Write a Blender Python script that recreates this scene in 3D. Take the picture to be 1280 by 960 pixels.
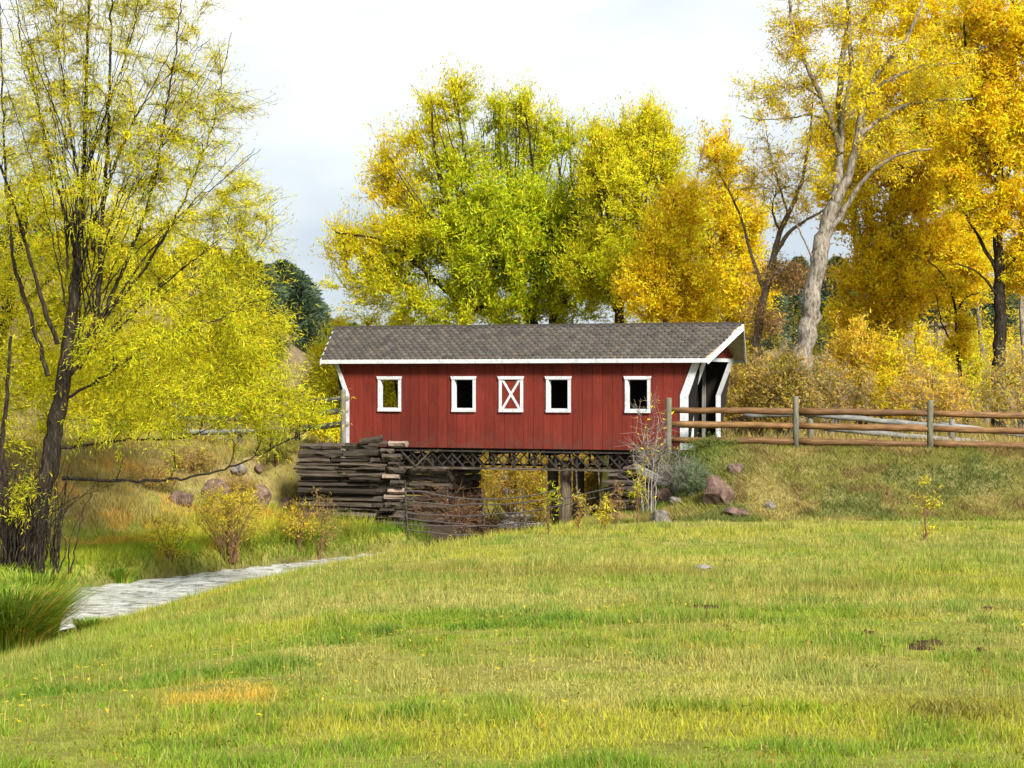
import bpy, bmesh, math
import numpy as np
from mathutils import Vector, Matrix

for _o in list(bpy.data.objects):
    bpy.data.objects.remove(_o)
SC = bpy.context.scene
COL = SC.collection
RNG = np.random.default_rng(7)

# ------------------------------------------------------------------ camera
# the eye is the world origin, looking along +Y; z = 0 is eye height
F, CX, HY = 2750.0, 640.0, 475.0
cam = bpy.data.cameras.new("camera")
cam.sensor_width = 36.0
cam.lens = F / 1280 * 36.0
cam.shift_y = -5.0 / 1280
cam.clip_start, cam.clip_end = 0.5, 5000
camo = bpy.data.objects.new("camera", cam)
camo.rotation_euler = (math.pi / 2, 0, 0)
COL.objects.link(camo)
SC.camera = camo

# ------------------------------------------------------------------ sky and sun
SUN_EL, SUN_AZ = math.radians(36), math.radians(151)      # azimuth clockwise from +Y
world = bpy.data.worlds.new("World")
SC.world = world
world.use_nodes = True
wn, wl = world.node_tree.nodes, world.node_tree.links
wn.clear()
w_out = wn.new("ShaderNodeOutputWorld")
w_bg = wn.new("ShaderNodeBackground")
w_bg.inputs["Strength"].default_value = 0.1
w_sky = wn.new("ShaderNodeTexSky")
w_sky.sky_type = 'NISHITA'
w_sky.sun_disc = False
w_sky.sun_elevation = SUN_EL
w_sky.sun_rotation = SUN_AZ
w_tc = wn.new("ShaderNodeTexCoord")
w_map = wn.new("ShaderNodeMapping")
w_map.inputs["Scale"].default_value = (1.0, 1.0, 2.0)
w_map.inputs["Location"].default_value = (1.35, 0.2, 0.1)
w_no = wn.new("ShaderNodeTexNoise")
w_no.inputs["Scale"].default_value = 3.4
w_no.inputs["Detail"].default_value = 5
w_no.inputs["Roughness"].default_value = 0.5
w_ra = wn.new("ShaderNodeValToRGB")
w_ra.color_ramp.elements[0].position = 0.42
w_ra.color_ramp.elements[0].color = (0.275, 0.315, 0.36, 1)
w_ra.color_ramp.elements[1].position = 0.64
w_ra.color_ramp.elements[1].color = (0.52, 0.522, 0.518, 1)
w_mul = wn.new("ShaderNodeMix")
w_mul.data_type = 'RGBA'
w_mul.blend_type = 'MULTIPLY'
w_mul.inputs[0].default_value = 1.0
w_mul.inputs[7].default_value = (10, 10, 10, 1)
w_mix = wn.new("ShaderNodeMix")
w_mix.data_type = 'RGBA'
w_mix.inputs[0].default_value = 0.93
wl.new(w_tc.outputs["Generated"], w_map.inputs["Vector"])
wl.new(w_map.outputs["Vector"], w_no.inputs["Vector"])
wl.new(w_no.outputs["Fac"], w_ra.inputs["Fac"])
wl.new(w_ra.outputs["Color"], w_mul.inputs[6])
wl.new(w_sky.outputs["Color"], w_mix.inputs[6])
wl.new(w_mul.outputs[2], w_mix.inputs[7])
wl.new(w_mix.outputs[2], w_bg.inputs["Color"])
wl.new(w_bg.outputs["Background"], w_out.inputs["Surface"])

sun = bpy.data.lights.new("sun", 'SUN')
sun.energy = 4.0
sun.angle = math.radians(12)
sun.color = (1.0, 0.94, 0.84)
suno = bpy.data.objects.new("sun", sun)
sd_ = Vector((math.sin(SUN_AZ) * math.cos(SUN_EL), math.cos(SUN_AZ) * math.cos(SUN_EL), math.sin(SUN_EL)))
suno.rotation_euler = sd_.to_track_quat('Z', 'Y').to_euler()
COL.objects.link(suno)

SC.view_settings.view_transform = 'Standard'
SC.view_settings.look = 'None'
SC.view_settings.exposure = 1.2
SC.view_settings.gamma = 1.0
SC.render.engine = 'CYCLES'
SC.cycles.max_bounces = 9
SC.cycles.diffuse_bounces = 6
SC.cycles.glossy_bounces = 3
SC.cycles.transmission_bounces = 6
SC.cycles.use_denoising = True


# ------------------------------------------------------------------ small tools
def P(px, py, d):
    """point of the place seen at photo pixel (px, py), d metres away"""
    return np.array([(px - CX) / F * d, d, (HY - py) / F * d])


_tab = RNG.random((256, 256))


def vnoise(x, y, s=1.0, ox=0.0):
    x = np.asarray(x, float) * s + 37.3 + ox
    y = np.asarray(y, float) * s + 91.7 + ox * 1.7
    xi, yi = np.floor(x).astype(int), np.floor(y).astype(int)
    fx, fy = x - xi, y - yi
    fx, fy = fx * fx * (3 - 2 * fx), fy * fy * (3 - 2 * fy)
    a, b = _tab[xi & 255, yi & 255], _tab[(xi + 1) & 255, yi & 255]
    c, d = _tab[xi & 255, (yi + 1) & 255], _tab[(xi + 1) & 255, (yi + 1) & 255]
    return (a * (1 - fx) + b * fx) * (1 - fy) + (c * (1 - fx) + d * fx) * fy


def fbm(x, y, s=1.0, o=4, ox=0.0):
    t, w, r = 0.0, 0.5, 0.0
    for k in range(o):
        r = r + w * vnoise(x, y, s, ox + 13.7 * k)
        t += w
        s *= 2.03
        w *= 0.5
    return r / t


def sm(t):
    t = np.clip(t, 0, 1)
    return t * t * (3 - 2 * t)


def nrm(a):
    return a / np.maximum(np.linalg.norm(a, axis=-1, keepdims=True), 1e-9)


def tag(o, label=None, cat=None, group=None, kind=None):
    if label:
        o["label"] = label
    if cat:
        o["category"] = cat
    if group:
        o["group"] = group
    if kind:
        o["kind"] = kind
    return o


def link(name, data, parent=None, loc=None, rot=None, scale=None):
    o = bpy.data.objects.new(name, data)
    COL.objects.link(o)
    if parent is not None:
        o.parent = parent
    if loc is not None:
        o.location = loc
    if rot is not None:
        o.rotation_euler = rot
    if scale is not None:
        o.scale = scale
    return o


def thing(name, label, cat, loc=(0, 0, 0), rz=0.0, group=None):
    o = link(name, None, None, tuple(loc), (0, 0, rz))
    o.empty_display_size = 0.2
    return tag(o, label, cat, group)


def copy_tree(o, loc, rot=None, scale=None, label=None):
    c = o.copy()
    COL.objects.link(c)
    c.location = loc
    if rot is not None:
        c.rotation_euler = rot
    if scale is not None:
        c.scale = scale
    if label:
        c["label"] = label
    for ch in list(o.children):
        d = ch.copy()
        COL.objects.link(d)
        d.parent = c
    return c


def mesh_np(name, V, quads=None, tris=None, mat=None, col=None, smooth=False):
    """mesh from numpy arrays; col is per vertex"""
    me = bpy.data.meshes.new(name)
    V = np.asarray(V, np.float32)
    me.vertices.add(len(V))
    me.vertices.foreach_set("co", V.ravel())
    loops, starts, n0 = [], [], 0
    for arr, k in ((quads, 4), (tris, 3)):
        if arr is not None and len(arr):
            arr = np.asarray(arr, np.int32)
            loops.append(arr.ravel())
            starts.append(n0 + np.arange(len(arr), dtype=np.int32) * k)
            n0 += arr.size
    loops, starts = np.concatenate(loops), np.concatenate(starts)
    me.loops.add(len(loops))
    me.loops.foreach_set("vertex_index", loops)
    me.polygons.add(len(starts))
    me.polygons.foreach_set("loop_start", starts)
    if smooth:
        me.polygons.foreach_set("use_smooth", np.ones(len(starts), bool))
    if col is not None:
        at = me.color_attributes.new("col", 'FLOAT_COLOR', 'POINT')
        c4 = np.ones((len(V), 4), np.float32)
        c4[:, :3] = col
        at.data.foreach_set("color", c4.ravel())
    me.update(calc_edges=True)
    me.validate()
    if mat:
        me.materials.append(mat)
    return me


def ring_mesh(name, x0, x1, z0, z1, t, y0, y1, mat):
    """rectangular frame of one piece, t wide, in the XZ plane"""
    o = [(x0, z0), (x1, z0), (x1, z1), (x0, z1)]
    i = [(x0 + t, z0 + t), (x1 - t, z0 + t), (x1 - t, z1 - t), (x0 + t, z1 - t)]
    V = [(x, y, z) for y in (y0, y1) for x, z in o + i]
    f = []
    for k in range(4):
        j = (k + 1) % 4
        f += [(k, j, 4 + j, 4 + k), (8 + j, 8 + k, 12 + k, 12 + j), (j, k, 8 + k, 8 + j), (4 + k, 4 + j, 12 + j, 12 + k)]
    me = bpy.data.meshes.new(name)
    me.from_pydata(V, [], f)
    me.update()
    me.materials.append(mat)
    return me


class MB:
    """collects boxes, prisms and tubes into one mesh"""
    def __init__(s):
        s.v, s.f, s.n = [], [], 0

    def add(s, v, f):
        s.v.append(np.asarray(v, float).reshape(-1, 3))
        s.f += [tuple(i + s.n for i in q) for q in f]
        s.n += len(s.v[-1])

    def box(s, x0, x1, y0, y1, z0, z1):
        s.add([(x0, y0, z0), (x1, y0, z0), (x1, y1, z0), (x0, y1, z0), (x0, y0, z1), (x1, y0, z1), (x1, y1, z1), (x0, y1, z1)],
              [(3, 2, 1, 0), (4, 5, 6, 7), (0, 1, 5, 4), (1, 2, 6, 5), (2, 3, 7, 6), (3, 0, 4, 7)])

    def prism(s, poly, off):
        """poly: 3-D polygon, extruded by the vector off"""
        p = np.asarray(poly, float)
        n = len(p)
        q = p + np.asarray(off, float)
        nv = np.zeros(3)
        for i in range(n):
            nv += np.cross(p[i], p[(i + 1) % n])
        flip = np.dot(nv, off) > 0
        f = [tuple(range(n))[::-1] if flip else tuple(range(n)), tuple(range(n, 2 * n)) if flip else tuple(range(n, 2 * n))[::-1]]
        for i in range(n):
            j = (i + 1) % n
            f.append((i, j, n + j, n + i) if flip else (j, i, n + i, n + j))
        s.add(np.concatenate([p, q]), f)

    def bar(s, a, b, w, h, up=(0, 0, 1)):
        a, b = np.asarray(a, float), np.asarray(b, float)
        t = (b - a) / np.linalg.norm(b - a)
        sd = np.cross(t, up)
        sd /= np.linalg.norm(sd)
        u = np.cross(sd, t)
        c = [-sd * w / 2 - u * h / 2, sd * w / 2 - u * h / 2, sd * w / 2 + u * h / 2, -sd * w / 2 + u * h / 2]
        s.add([a + q for q in c] + [b + q for q in c],
              [(3, 2, 1, 0), (4, 5, 6, 7), (0, 1, 5, 4), (1, 2, 6, 5), (2, 3, 7, 6), (3, 0, 4, 7)][::1])

    def tube(s, path, r, sides=6, cap=True):
        v, q = tube_np(np.asarray(path, float), np.asarray(r, float) * np.ones(len(path)), sides)
        f = [tuple(x) for x in q]
        if cap:
            n = len(path)
            f.append(tuple(range(sides))[::-1])
            f.append(tuple(range((n - 1) * sides, n * sides)))
        s.add(v, f)

    def mesh(s, name, mat=None, smooth=False):
        me = bpy.data.meshes.new(name)
        me.from_pydata(np.concatenate(s.v).tolist(), [], s.f)
        if smooth:
            me.polygons.foreach_set("use_smooth", np.ones(len(me.polygons), bool))
        me.update()
        if mat:
            me.materials.append(mat)
        return me

    def obj(s, name, mat, parent=None, **k):
        return link(name, s.mesh(name, mat), parent, **k)


def tube_np(path, r, sides):
    t = np.gradient(path, axis=0)
    t = nrm(t)
    m = np.abs(t.mean(0))
    ref = np.eye(3)[int(np.argmin(m))]
    a = nrm(np.cross(t, ref))
    b = np.cross(t, a)
    th = np.arange(sides) / sides * 2 * np.pi
    v = path[:, None, :] + r[:, None, None] * (np.cos(th)[None, :, None] * a[:, None, :] + np.sin(th)[None, :, None] * b[:, None, :])
    n = len(path)
    i = np.arange(n - 1)[:, None] * sides
    j = np.arange(sides)[None, :]
    k = (j + 1) % sides
    q = np.stack([i + j, i + k, i + sides + k, i + sides + j], -1).reshape(-1, 4)
    return v.reshape(-1, 3), q


# ------------------------------------------------------------------ materials
def new_mat(name):
    m = bpy.data.materials.new(name)
    m.use_nodes = True
    nt = m.node_tree
    return m, nt, nt.nodes["Principled BSDF"]


def N(nt, kind, **k):
    n = nt.nodes.new(kind)
    for a, b in k.items():
        if a.startswith("i_"):
            key = a[2:]
            n.inputs[int(key) if key.isdigit() else key.replace("_", " ")].default_value = b
        else:
            setattr(n, a, b)
    return n


def coords(nt, scale=(1, 1, 1), src="Object"):
    tc = N(nt, "ShaderNodeTexCoord")
    mp = N(nt, "ShaderNodeMapping")
    mp.inputs["Scale"].default_value = scale
    nt.links.new(tc.outputs[src], mp.inputs["Vector"])
    return mp.outputs["Vector"]


def ramp(nt, fac, stops):
    r = N(nt, "ShaderNodeValToRGB")
    el = r.color_ramp.elements
    while len(el) < len(stops):
        el.new(0.5)
    for e, (p, c) in zip(el, stops):
        e.position = p
        e.color = (*c, 1)
    nt.links.new(fac, r.inputs["Fac"])
    return r.outputs["Color"]


def mixc(nt, a, b, fac, mode='MIX'):
    m = N(nt, "ShaderNodeMix", data_type='RGBA', blend_type=mode)
    for sock, v in ((m.inputs[0], fac), (m.inputs[6], a), (m.inputs[7], b)):
        if hasattr(v, "is_linked"):
            nt.links.new(v, sock)
        elif isinstance(v, (int, float)):
            sock.default_value = v
        else:
            sock.default_value = (*v, 1)
    return m.outputs[2]


def noise(nt, vec, scale, detail=4, rough=0.55):
    n = N(nt, "ShaderNodeTexNoise")
    n.inputs["Scale"].default_value = scale
    n.inputs["Detail"].default_value = detail
    n.inputs["Roughness"].default_value = rough
    nt.links.new(vec, n.inputs["Vector"])
    return n.outputs["Fac"]


def bump(nt, bs, h, strength, dist):
    b = N(nt, "ShaderNodeBump")
    b.inputs["Strength"].default_value = strength
    b.inputs["Distance"].default_value = dist
    nt.links.new(h, b.inputs["Height"])
    nt.links.new(b.outputs["Normal"], bs.inputs["Normal"])


def wood(name, stops, scale=(1, 1, 1), grain=6.0, rough=0.8, rand=0.35, bmp=0.4, src="Object"):
    """grained wood; every piece its own shade by the object's random number"""
    m, nt, bs = new_mat(name)
    vec = coords(nt, scale, src)
    oi = N(nt, "ShaderNodeObjectInfo")
    off = N(nt, "ShaderNodeVectorMath", operation='ADD')
    mul = N(nt, "ShaderNodeMath", operation='MULTIPLY', i_1=37.0)
    nt.links.new(oi.outputs["Random"], mul.inputs[0])
    nt.links.new(vec, off.inputs[0])
    nt.links.new(mul.outputs[0], off.inputs[1])
    n = noise(nt, off.outputs[0], grain, 6, 0.65)
    c = ramp(nt, n, stops)
    hsv = N(nt, "ShaderNodeHueSaturation")
    mr = N(nt, "ShaderNodeMapRange", i_3=1 - rand, i_4=1 + rand)
    nt.links.new(oi.outputs["Random"], mr.inputs[0])
    nt.links.new(mr.outputs[0], hsv.inputs["Value"])
    nt.links.new(c, hsv.inputs["Color"])
    nt.links.new(hsv.outputs[0], bs.inputs["Base Color"])
    bs.inputs["Roughness"].default_value = rough
    bs.inputs["Specular IOR Level"].default_value = 0.25
    bump(nt, bs, n, bmp, 0.02)
    return m


def leafmat(name, trans=0.45, rough=0.55, vary=True):
    m, nt, bs = new_mat(name)
    at = N(nt, "ShaderNodeAttribute", attribute_name="col")
    nt.links.new(at.outputs["Color"], bs.inputs["Base Color"])
    bs.inputs["Roughness"].default_value = rough
    bs.inputs["Specular IOR Level"].default_value = 0.2
    tr = N(nt, "ShaderNodeBsdfTranslucent")
    nt.links.new(at.outputs["Color"], tr.inputs["Color"])
    mx = N(nt, "ShaderNodeMixShader")
    mx.inputs[0].default_value = trans
    nt.links.new(bs.outputs[0], mx.inputs[1])
    nt.links.new(tr.outputs[0], mx.inputs[2])
    nt.links.new(mx.outputs[0], nt.nodes["Material Output"].inputs["Surface"])
    return m


def bark(name, stops, scale=(6, 6, 1.2)):
    m, nt, bs = new_mat(name)
    vec = coords(nt, scale)
    n = noise(nt, vec, 3.0, 6, 0.7)
    nt.links.new(ramp(nt, n, stops), bs.inputs["Base Color"])
    bs.inputs["Roughness"].default_value = 0.9
    bs.inputs["Specular IOR Level"].default_value = 0.15
    bump(nt, bs, n, 0.8, 0.05)
    return m


M = {}
M["red"] = wood("red_paint", [(0.30, (0.108, 0.0130, 0.0072)), (0.55, (0.145, 0.0180, 0.0098)), (0.78, (0.168, 0.0250, 0.0145))], (9, 9, 0.9), 2.2, 0.75, 0.13, 0.3)
nt = M["red"].node_tree
bs = nt.nodes["Principled BSDF"]
old = bs.inputs["Base Color"].links[0].from_socket
tc = N(nt, "ShaderNodeTexCoord")
sx = N(nt, "ShaderNodeSeparateXYZ")
nt.links.new(tc.outputs["Object"], sx.inputs[0])
mr = N(nt, "ShaderNodeMapRange", i_1=0.0, i_2=0.55, i_3=0.75, i_4=0.0)
nt.links.new(sx.outputs["Z"], mr.inputs[0])
sp = N(nt, "ShaderNodeMath", operation='MULTIPLY')
nt.links.new(mr.outputs[0], sp.inputs[0])
nt.links.new(ramp(nt, noise(nt, tc.outputs["Object"], 5.0, 6, 0.7), [(0.42, (0, 0, 0)), (0.65, (1, 1, 1))]), sp.inputs[1])
c = mixc(nt, old, (0.085, 0.040, 0.026), sp.outputs[0])                # splashed dirt along the foot of the boards
fd = ramp(nt, noise(nt, coords(nt, (0.7, 0.7, 0.5)), 1.6, 5, 0.6), [(0.35, (0.80, 0.80, 0.82)), (0.66, (1.16, 1.2, 1.22))])
c = mixc(nt, c, fd, 1.0, 'MULTIPLY')
scr = ramp(nt, noise(nt, coords(nt, (1, 1, 0.45)), 26.0, 3, 0.6), [(0.70, (0, 0, 0)), (0.74, (1, 1, 1))])
c = mixc(nt, c, (0.33, 0.17, 0.13), N(nt, "ShaderNodeMath", operation='MULTIPLY', i_1=0.35).outputs[0])
nt.links.new(scr, c.node.inputs[0].links[0].from_node.inputs[0])       # small scuffs
nt.links.new(c, bs.inputs["Base Color"])
M["white"] = wood("white_paint", [(0.30, (0.33, 0.35, 0.37)), (0.48, (0.50, 0.52, 0.54)), (0.7, (0.58, 0.60, 0.62))], (3, 3, 3), 3.0, 0.6, 0.04, 0.1)
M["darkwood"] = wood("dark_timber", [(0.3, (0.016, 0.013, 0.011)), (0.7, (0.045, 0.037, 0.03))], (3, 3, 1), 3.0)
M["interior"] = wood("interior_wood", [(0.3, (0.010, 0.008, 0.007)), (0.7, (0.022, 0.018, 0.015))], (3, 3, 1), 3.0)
M["greywood"] = wood("grey_weathered_wood", [(0.25, (0.07, 0.068, 0.06)), (0.5, (0.17, 0.165, 0.145)), (0.8, (0.30, 0.29, 0.26))], (7, 7, 1.4), 2.5, 0.85, 0.2, 0.7)
M["greyrail"] = wood("grey_weathered_rail", [(0.25, (0.08, 0.08, 0.075)), (0.5, (0.20, 0.20, 0.19)), (0.8, (0.33, 0.33, 0.31))], (1.4, 7, 7), 2.5, 0.85, 0.2, 0.7)
M["soffit"] = wood("soffit_board", [(0.3, (0.30, 0.27, 0.21)), (0.7, (0.40, 0.36, 0.28))], (1, 6, 6), 2.0)
M["rail"] = wood("stained_log_rail", [(0.28, (0.045, 0.022, 0.009)), (0.48, (0.13, 0.066, 0.024)), (0.75, (0.235, 0.135, 0.055))], (1.1, 9, 9), 2.2, 0.6, 0.22, 0.5)
M["post"] = wood("greenish_fence_post", [(0.25, (0.06, 0.057, 0.038)), (0.55, (0.135, 0.128, 0.09)), (0.8, (0.21, 0.2, 0.15))], (7, 7, 1.3), 2.5, 0.85, 0.15, 0.7)
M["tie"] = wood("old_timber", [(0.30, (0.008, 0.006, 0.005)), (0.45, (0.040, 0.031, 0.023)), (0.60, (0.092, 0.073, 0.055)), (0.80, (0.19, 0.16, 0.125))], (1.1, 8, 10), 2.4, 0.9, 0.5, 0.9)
M["stone"] = wood("sandstone_block", [(0.3, (0.15, 0.11, 0.085)), (0.6, (0.29, 0.225, 0.18)), (0.8, (0.4, 0.34, 0.28))], (2, 2, 2), 3.0, 0.9, 0.3, 0.8)
M["rock"] = wood("reddish_rock", [(0.30, (0.035, 0.023, 0.018)), (0.48, (0.105, 0.066, 0.051)), (0.72, (0.215, 0.15, 0.12))], (1, 1, 1), 7.0, 0.9, 0.2, 0.8)
M["greyrock"] = wood("grey_rock", [(0.30, (0.05, 0.045, 0.04)), (0.5, (0.145, 0.13, 0.11)), (0.75, (0.27, 0.25, 0.22))], (1, 1, 1), 7.0, 0.9, 0.15, 0.8)
M["bark_dark"] = bark("dark_willow_bark", [(0.34, (0.006, 0.005, 0.004)), (0.52, (0.026, 0.020, 0.014)), (0.72, (0.085, 0.068, 0.046))])
M["bark_mid"] = bark("brown_bark", [(0.3, (0.05, 0.038, 0.026)), (0.55, (0.12, 0.092, 0.062)), (0.8, (0.22, 0.175, 0.12))])
M["bark_pale"] = bark("pale_cottonwood_bark", [(0.36, (0.06, 0.048, 0.036)), (0.47, (0.17, 0.145, 0.115)), (0.62, (0.30, 0.27, 0.225))], (4, 4, 1.3))
M["twig_red"] = bark("reddish_twig", [(0.3, (0.10, 0.05, 0.03)), (0.7, (0.25, 0.14, 0.08))])
M["twig_grey"] = bark("grey_twig", [(0.3, (0.14, 0.12, 0.11)), (0.7, (0.36, 0.32, 0.29))])
M["leaf"] = leafmat("autumn_leaf", 0.55)
M["grass"] = leafmat("grass_blade", 0.35, 0.6)
M["needle"] = leafmat("conifer_needle", 0.12, 0.7)

m, nt, bs = new_mat("roof_shingle")
at = N(nt, "ShaderNodeAttribute", attribute_name="col")
vec = coords(nt, (1, 1, 1))
n1 = noise(nt, vec, 60, 3, 0.7)
c = mixc(nt, at.outputs["Color"], ramp(nt, n1, [(0.3, (0.6, 0.6, 0.6)), (0.7, (1.35, 1.33, 1.3))]), 1.0, 'MULTIPLY')
nt.links.new(c, bs.inputs["Base Color"])
bs.inputs["Roughness"].default_value = 0.92
bs.inputs["Specular IOR Level"].default_value = 0.2
bump(nt, bs, n1, 0.4, 0.01)
M["shingle"] = m

m, nt, bs = new_mat("earth_and_turf")
at = N(nt, "ShaderNodeAttribute", attribute_name="col")
vec = coords(nt, (1, 1, 1))
n1 = noise(nt, vec, 2.2, 8, 0.7)
c = mixc(nt, at.outputs["Color"], ramp(nt, n1, [(0.3, (0.55, 0.52, 0.5)), (0.7, (1.4, 1.4, 1.35))]), 1.0, 'MULTIPLY')
nt.links.new(c, bs.inputs["Base Color"])
bs.inputs["Roughness"].default_value = 1.0
bs.inputs["Specular IOR Level"].default_value = 0.1
bump(nt, bs, noise(nt, vec, 14, 6, 0.7), 0.8, 0.08)
M["ground"] = m

m, nt, bs = new_mat("stream_water")
vec = coords(nt, (1, 1, 1))
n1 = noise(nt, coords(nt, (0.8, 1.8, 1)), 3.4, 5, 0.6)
nt.links.new(ramp(nt, n1, [(0.38, (0.13, 0.14, 0.14)), (0.49, (0.40, 0.41, 0.41)), (0.66, (0.50, 0.51, 0.51))]), bs.inputs["Base Color"])  # froth and sky reflection painted as pale base, ripple shading as darker streaks
bs.inputs["Roughness"].default_value = 0.10
bs.inputs["IOR"].default_value = 1.33
bs.inputs["Specular IOR Level"].default_value = 0.9
vec2 = coords(nt, (1.0, 2.2, 1))
bump(nt, bs, noise(nt, vec2, 7, 3, 0.5), 0.6, 0.06)
M["water"] = m

m, nt, bs = new_mat("rusty_wire")
bs.inputs["Base Color"].default_value = (0.07, 0.06, 0.055, 1)
bs.inputs["Roughness"].default_value = 0.6
bs.inputs["Metallic"].default_value = 0.3
M["wire"] = m

# ------------------------------------------------------------------ terrain
STREAM = np.array([(-40, 18), (-25, 27.5), (-16, 32.3), (-11.5, 36.5), (-9, 40.3), (-7.35, 43.45), (-3.95, 49.75), (-2.3, 53.4), (-0.3, 56.0),
                   (0.5, 58.5), (0.8, 63), (1.5, 75), (0, 100), (-6, 150), (-10, 400)], float)
WATER_Z = -4.27


def stream_sd(x, y):
    """signed distance to the stream's centre line, positive on the far (bridge road, left) bank"""
    best = np.full(np.shape(x), 1e9)
    sgn = np.ones(np.shape(x))
    for a, b in zip(STREAM[:-1], STREAM[1:]):
        d = b - a
        t = np.clip(((x - a[0]) * d[0] + (y - a[1]) * d[1]) / (d @ d), 0, 1)
        ex, ey = x - a[0] - t * d[0], y - a[1] - t * d[1]
        q = np.hypot(ex, ey)
        s = np.sign(d[0] * ey - d[1] * ex)
        sgn = np.where(q < best, s, sgn)
        best = np.minimum(best, q)
    return best * np.where(sgn == 0, 1, sgn)


def H(x, y):
    x, y = np.asarray(x, float), np.asarray(y, float)
    base = np.interp(y, [-60, 0, 10, 20, 30, 40, 50, 70], [-1.6, -1.65, -1.82, -2.3, -2.75, -3.05, -3.15, -3.2])
    lx = np.clip(1.0 - x, 0, 9)
    base = base - 0.0150 * lx ** 2.08 * sm((y - 6) / 18) - 0.12 * sm((y - 37) / 8) * sm((4 - x) / 4)
    base = base + 0.10 * (fbm(x, y, 0.16, 3) - 0.5) + 0.07 * (fbm(x, y, 0.9, 3, 5) - 0.5)
    s = stream_sd(x, y)
    hw = np.interp(y, [49, 54], [0, 0.75])
    a1 = -s - 2.3
    z_near = -4.7 + (base + 4.7) * sm((a1 + 0.2) / 3.0)
    a2 = s - 2.0 + hw
    wob = 0.5 * (fbm(x, y, 0.35, 3, 9) - 0.5)
    z_far = -4.7 + 0.88 * sm((a2 + 0.35) / 0.9) + (2.13 + wob * 0.6) * sm((a2 - 3.0 + wob * 2) / 6.2) + 0.05 * (fbm(x, y, 1.1, 3, 3) - 0.5)
    z = np.where(s < 0, z_near, z_far)
    # right-hand road embankment and the fills behind both abutments
    foot = 49.3 + 0.5 * (fbm(x, y, 0.3, 2, 2) - 0.5)
    e = -3.15 + 1.45 * sm((y - foot) / 4.3) ** 0.9
    nose = sm((x - 2.7 - 0.10 * np.clip(54.5 - y, -2, 6)) / 2.2)
    zr = np.where(y > 48, e, -9) + 0.10 * (fbm(x, y, 0.8, 3, 21) - 0.5) * sm((y - foot) / 2) * sm((54.5 - y) / 1.5)
    z = np.where((x > 2.5) & (y > 48) & (s < 0), np.maximum(z, z + (zr - z) * nose), z)
    fr = sm((x - 2.5) / 0.4) * sm((y - 56.4) / 0.5)
    z = z + np.maximum(-1.9 - z, 0) * fr
    fl = sm((-3.0 - x) / 0.5) * sm((x + 9.0) / 2.5) * sm((y - 58.2) / 0.5) * sm((70 - y) / 5)
    z = z + np.maximum(-1.9 - z, 0) * fl
    # hills
    k = x / np.maximum(y, 40) * 140
    hl = sm((y - 72) / 75) * np.interp(k, [-90, -60, -33, -15, -12, -5, 0], [18, 14, 9.6, 6.4, 4.8, 2.4, 0.0])
    hr = sm((y - 110) / 150) * np.interp(k, [-2, 5, 20, 60, 120], [0, 6, 10, 13, 16])
    rough = 1 + 0.35 * (fbm(x, y, 0.045, 4, 31) - 0.5)
    z = z + (hl + hr) * rough
    return z


def h1(x, y):
    return float(H(np.array([x]), np.array([y]))[0])


def ground_col(x, y):
    s = stream_sd(x, y)
    n = fbm(x, y, 0.5, 4, 41)[:, None]
    n2 = fbm(x, y, 0.13, 3, 55)[:, None]
    mead = np.array([0.19, 0.22, 0.03]) * (1 - n2) + np.array([0.26, 0.23, 0.065]) * n2
    bank = np.array([0.27, 0.195, 0.10]) * (1 - n) + np.array([0.22, 0.195, 0.06]) * n
    lush = sm((7.0 - s) / 2.5)[:, None]
    bank = bank * (1 - lush) + np.array([0.26, 0.26, 0.04]) * lush
    hill = np.array([0.24, 0.165, 0.115]) * (1 - n) + np.array([0.17, 0.14, 0.07]) * n
    bed = np.array([0.10, 0.075, 0.05])
    slope = np.array([0.24, 0.19, 0.08]) * (1 - n) + np.array([0.17, 0.165, 0.05]) * n
    c = mead
    c = np.where((s > 0)[:, None], bank, c)
    w = (sm((x - 3) / 2) * sm((y - 49) / 1.5))[:, None]
    c = c * (1 - w) + slope * w
    w = sm((2.5 - np.interp(y, [49, 54], [0, 0.75]) - np.abs(s)) / 0.6)[:, None]
    c = c * (1 - w) + bed * w
    w = sm((y - 70) / 15)[:, None]
    c = c * (1 - w) + hill * w
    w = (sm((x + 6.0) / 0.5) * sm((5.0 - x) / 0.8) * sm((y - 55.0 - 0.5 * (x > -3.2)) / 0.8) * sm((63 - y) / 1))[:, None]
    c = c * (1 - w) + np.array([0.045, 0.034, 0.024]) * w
    return c


def axis(lo, hi, step, far0, far1, g=1.13):
    a = list(np.arange(lo, hi + 1e-6, step))
    d, q = step, a[-1]
    while q < far1:
        d *= g
        q += d
        a.append(q)
    d, q = step, lo
    b = []
    while q > far0:
        d *= g
        q -= d
        b.append(q)
    return np.array(b[::-1] + a)


gx, gy = axis(-17, 17, 0.28, -900, 900), axis(6, 66, 0.28, -120, 1600, 1.1)
GX, GY = np.meshgrid(gx, gy)
gv = np.stack([GX.ravel(), GY.ravel(), H(GX.ravel(), GY.ravel())], 1)
ni, nj = len(gy), len(gx)
ii = (np.arange(ni - 1)[:, None] * nj + np.arange(nj - 1)[None, :]).ravel()
gq = np.stack([ii, ii + 1, ii + nj + 1, ii + nj], 1)
link("ground", mesh_np("ground", gv, gq, mat=M["ground"], col=ground_col(gv[:, 0], gv[:, 1]), smooth=True))["kind"] = "structure"

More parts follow.
